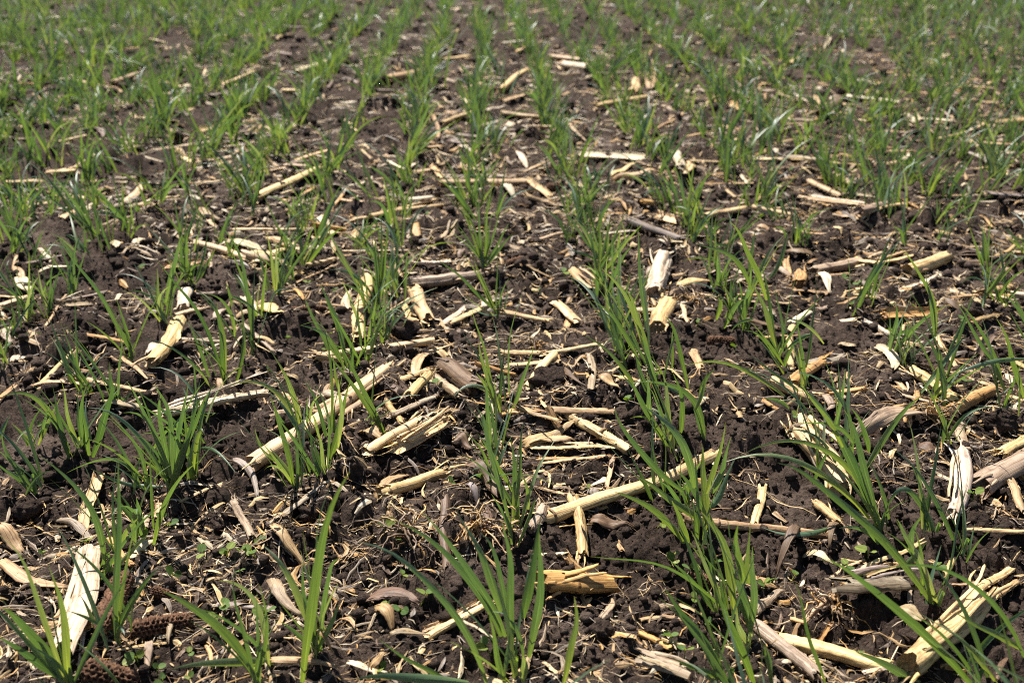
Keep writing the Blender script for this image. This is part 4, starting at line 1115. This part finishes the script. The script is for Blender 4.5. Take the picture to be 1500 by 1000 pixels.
for x, yv, s, v, rz, lean in rest:
    Mx = np.array(Euler((lean[1], lean[0], rz)).to_matrix()) * s; base = np.array([x, yv, float(h_macro(x, yv)) - .002])
    for V, F, UV in VAR[v]:
        if yv > 2.0:          # coarser leaves further off
            ix = np.arange(27).reshape(9, 3); ix, gf = (ix[::2], gridF(5, 3)) if yv < 3.6 else (ix[[0, 3, 6, 8]][:, [0, 2]], gridF(4, 2)); V, UV, F = V[ix.ravel()], UV[ix.ravel()], gf
            V = V + (V - np.repeat(V.reshape(-1, len(ix[0]), 3).mean(1), len(ix[0]), 0)) * .10
        Vs.append(V @ Mx.T + base); Fs.append(F + off); Us.append(UV); off += len(V)
if Vs:
    g = link('rye_grass_rows', mesh('rye_grass_rows', np.vstack(Vs), np.vstack(Fs), np.vstack(Us), None, M_LEAFS)); g['kind'] = 'stuff'
    g['label'] = 'mass of green rye seedlings filling the rows far across the field'; g['category'] = 'grass'
print('tufts', len(USED), 'things', nthing, 'rest', len(rest))

# ------------------------------------------------------------------ small round-leaved weed seedlings
def weed_leaf(s):
    a = np.linspace(0, 2 * np.pi, 13, endpoint=False); r = s * (1 - .28 * np.exp(-((a - np.pi) / .35) ** 2))
    x = np.cos(a) * r + s * 1.1; yv = np.sin(a) * r * .92; z = .18 * s * (yv / s) ** 2 + .05 * s * np.sin(a * 2)
    V = np.vstack([np.stack([x, yv, z], 1), [[s * 1.1, 0, -.06 * s]]]); F = [(i, (i + 1) % 13, 13) for i in range(13)]
    uv = np.stack([.5 + V[:, 1] / s * .5, np.clip(.35 + V[:, 0] / s * .2, 0, .9)], 1)
    return mesh('leaf', V, F, uv, None, M_WEED)
WL = [weed_leaf(.0042), weed_leaf(.0034), weed_leaf(.005)]
WS = mesh('stem', *sweep(np.stack([np.zeros(4), np.zeros(4), np.linspace(-.004, .011, 4)], 1), prof_round(.0005, 5, 1), np.ones(4))[:2], None, None, M_WEED)
WEED = {'bl': '710 250/370 370/910 450/1000 460/1045 462/1125 460/740 515/380 660/950 690/990 670/840 870/605 890/675 910/705 965/1175 690/1230 110/1460 90/1330 75/185 435/740 310/830 980/615 350/1145 410/1060 530',
        'bc': '190 395/270 410/215 670/265 540/355 635/270 720/655 875/770 895/1445 470/1390 300/1470 430/165 910/1455 800/490 115/1090 120',
        'br': '20 500/360 565/405 540/480 525/705 540/820 430/790 915/1180 840/110 705/135 470/10 860/50 620/1130 500/1050 475/1280 190',
        'mr': '780 270/740 350/935 345/1005 340/905 465/1215 460/235 540/450 905/490 840/300 620/720 235/1145 740/1250 690/265 390/65 430',
        'ml': '1350 245/1465 265/380 80/370 180/610 185/920 880/1470 480/170 875/1170 660/1255 485/1435 540',
        'mc': '190 460/210 240/985 240/715 685/430 720/1260 800/865 285', 'tr': '350 940/630 830/480 760', 'tc': '380 965/1220 810'}
for t, s in WEED.items():
    for q in s.split('/'):
        X, Y = map(float, q.split()); g = on_ground(*px(t, X, Y)); z = gh(g.x, g.y)
        e = thing('weed_seedling', (g.x, g.y, z), 'tiny round-leaved weed seedling', 'weed', 'tiny weed seedlings')
        e.rotation_euler = (random.gauss(0, .25), random.gauss(0, .25), random.uniform(0, 6.28)); f = random.uniform(.65, 1.1); e.scale = (f, f, f)
        link('stem', WS, e)
        for j in range(random.choice([2, 2, 3])):
            o = link('leaf', random.choice(WL), e, (0, 0, .010)); o.rotation_euler = (random.gauss(0, .3), random.uniform(-.7, .1), j * 3.14 + random.gauss(0, .5))

# ------------------------------------------------------------------ say of each look-alike what it lies beside
import re
SHORT = {'narrow-leaved green rye seedling': 'in the far rows', 'tiny round-leaved weed seedling': 'on open dark soil'}
tops = [o for o in COL.objects if o.parent is None and 'category' in o.keys()]
cnt = {}
for o in tops: cnt[o['label']] = cnt.get(o['label'], 0) + 1
refs = {}
for o in tops:
    if cnt[o['label']] == 1 and o['category'] in ('corn stalk', 'corn cob', 'stalk piece', 'stalk strip', 'corn husk', 'roots', 'soil clod') and o.get('kind') != 'stuff':
        q = re.split(r' (?:beside|lying|with|behind|under|in front|on|crossed|between|leaning|pointing|standing|near|next|ending|split along|half|arching|folded|among|over|spreading|straggling|to the|below|of roots)\b', o['label'])[0].split(',')[0]
        if 2 < len(q.split()) < 8: refs.setdefault(q, []).append(o)
refs = [(k, v[0].location) for k, v in refs.items() if len(v) == 1]
pieces = [(o['label'], o.location.copy()) for o in tops if o.get('group') and cnt[o['label']] > 1 and ('stalk' in o['label'] or 'husk' in o['label'])]
for o in tops:
    l = o['label']; grass = l.endswith('rye seedling')
    if l in SHORT or (o.get('group') and cnt[l] > 1 and ('stalk' in l or 'husk' in l)):
        if grass: l = ('tall ' if o.scale.x > 1.05 else 'low ' if o.scale.x < .72 else '') + l
        best = min(refs, key=lambda r: (r[1].xy - o.location.xy).length); d = (best[1].xy - o.location.xy).length
        if d < .10 + .06 * o.location.y: o['label'] = l + ' near the ' + best[0]; continue
        if l.endswith('seedling'):
            b2 = min(pieces, key=lambda r: (r[1].xy - o.location.xy).length)
            if (b2[1].xy - o.location.xy).length < .07: o['label'] = l + ' beside a ' + b2[0]; continue
            o['label'] = l + ' ' + ('standing in a drilled row among fine straw' if grass and o.location.y < 1.7 else SHORT[o['label']])
        else:
            q = (o.location.x - ROW0) / ROWD; o['label'] = l + (' lying in a drilled row' if abs(q - round(q)) < .2 else ' lying between drilled rows')
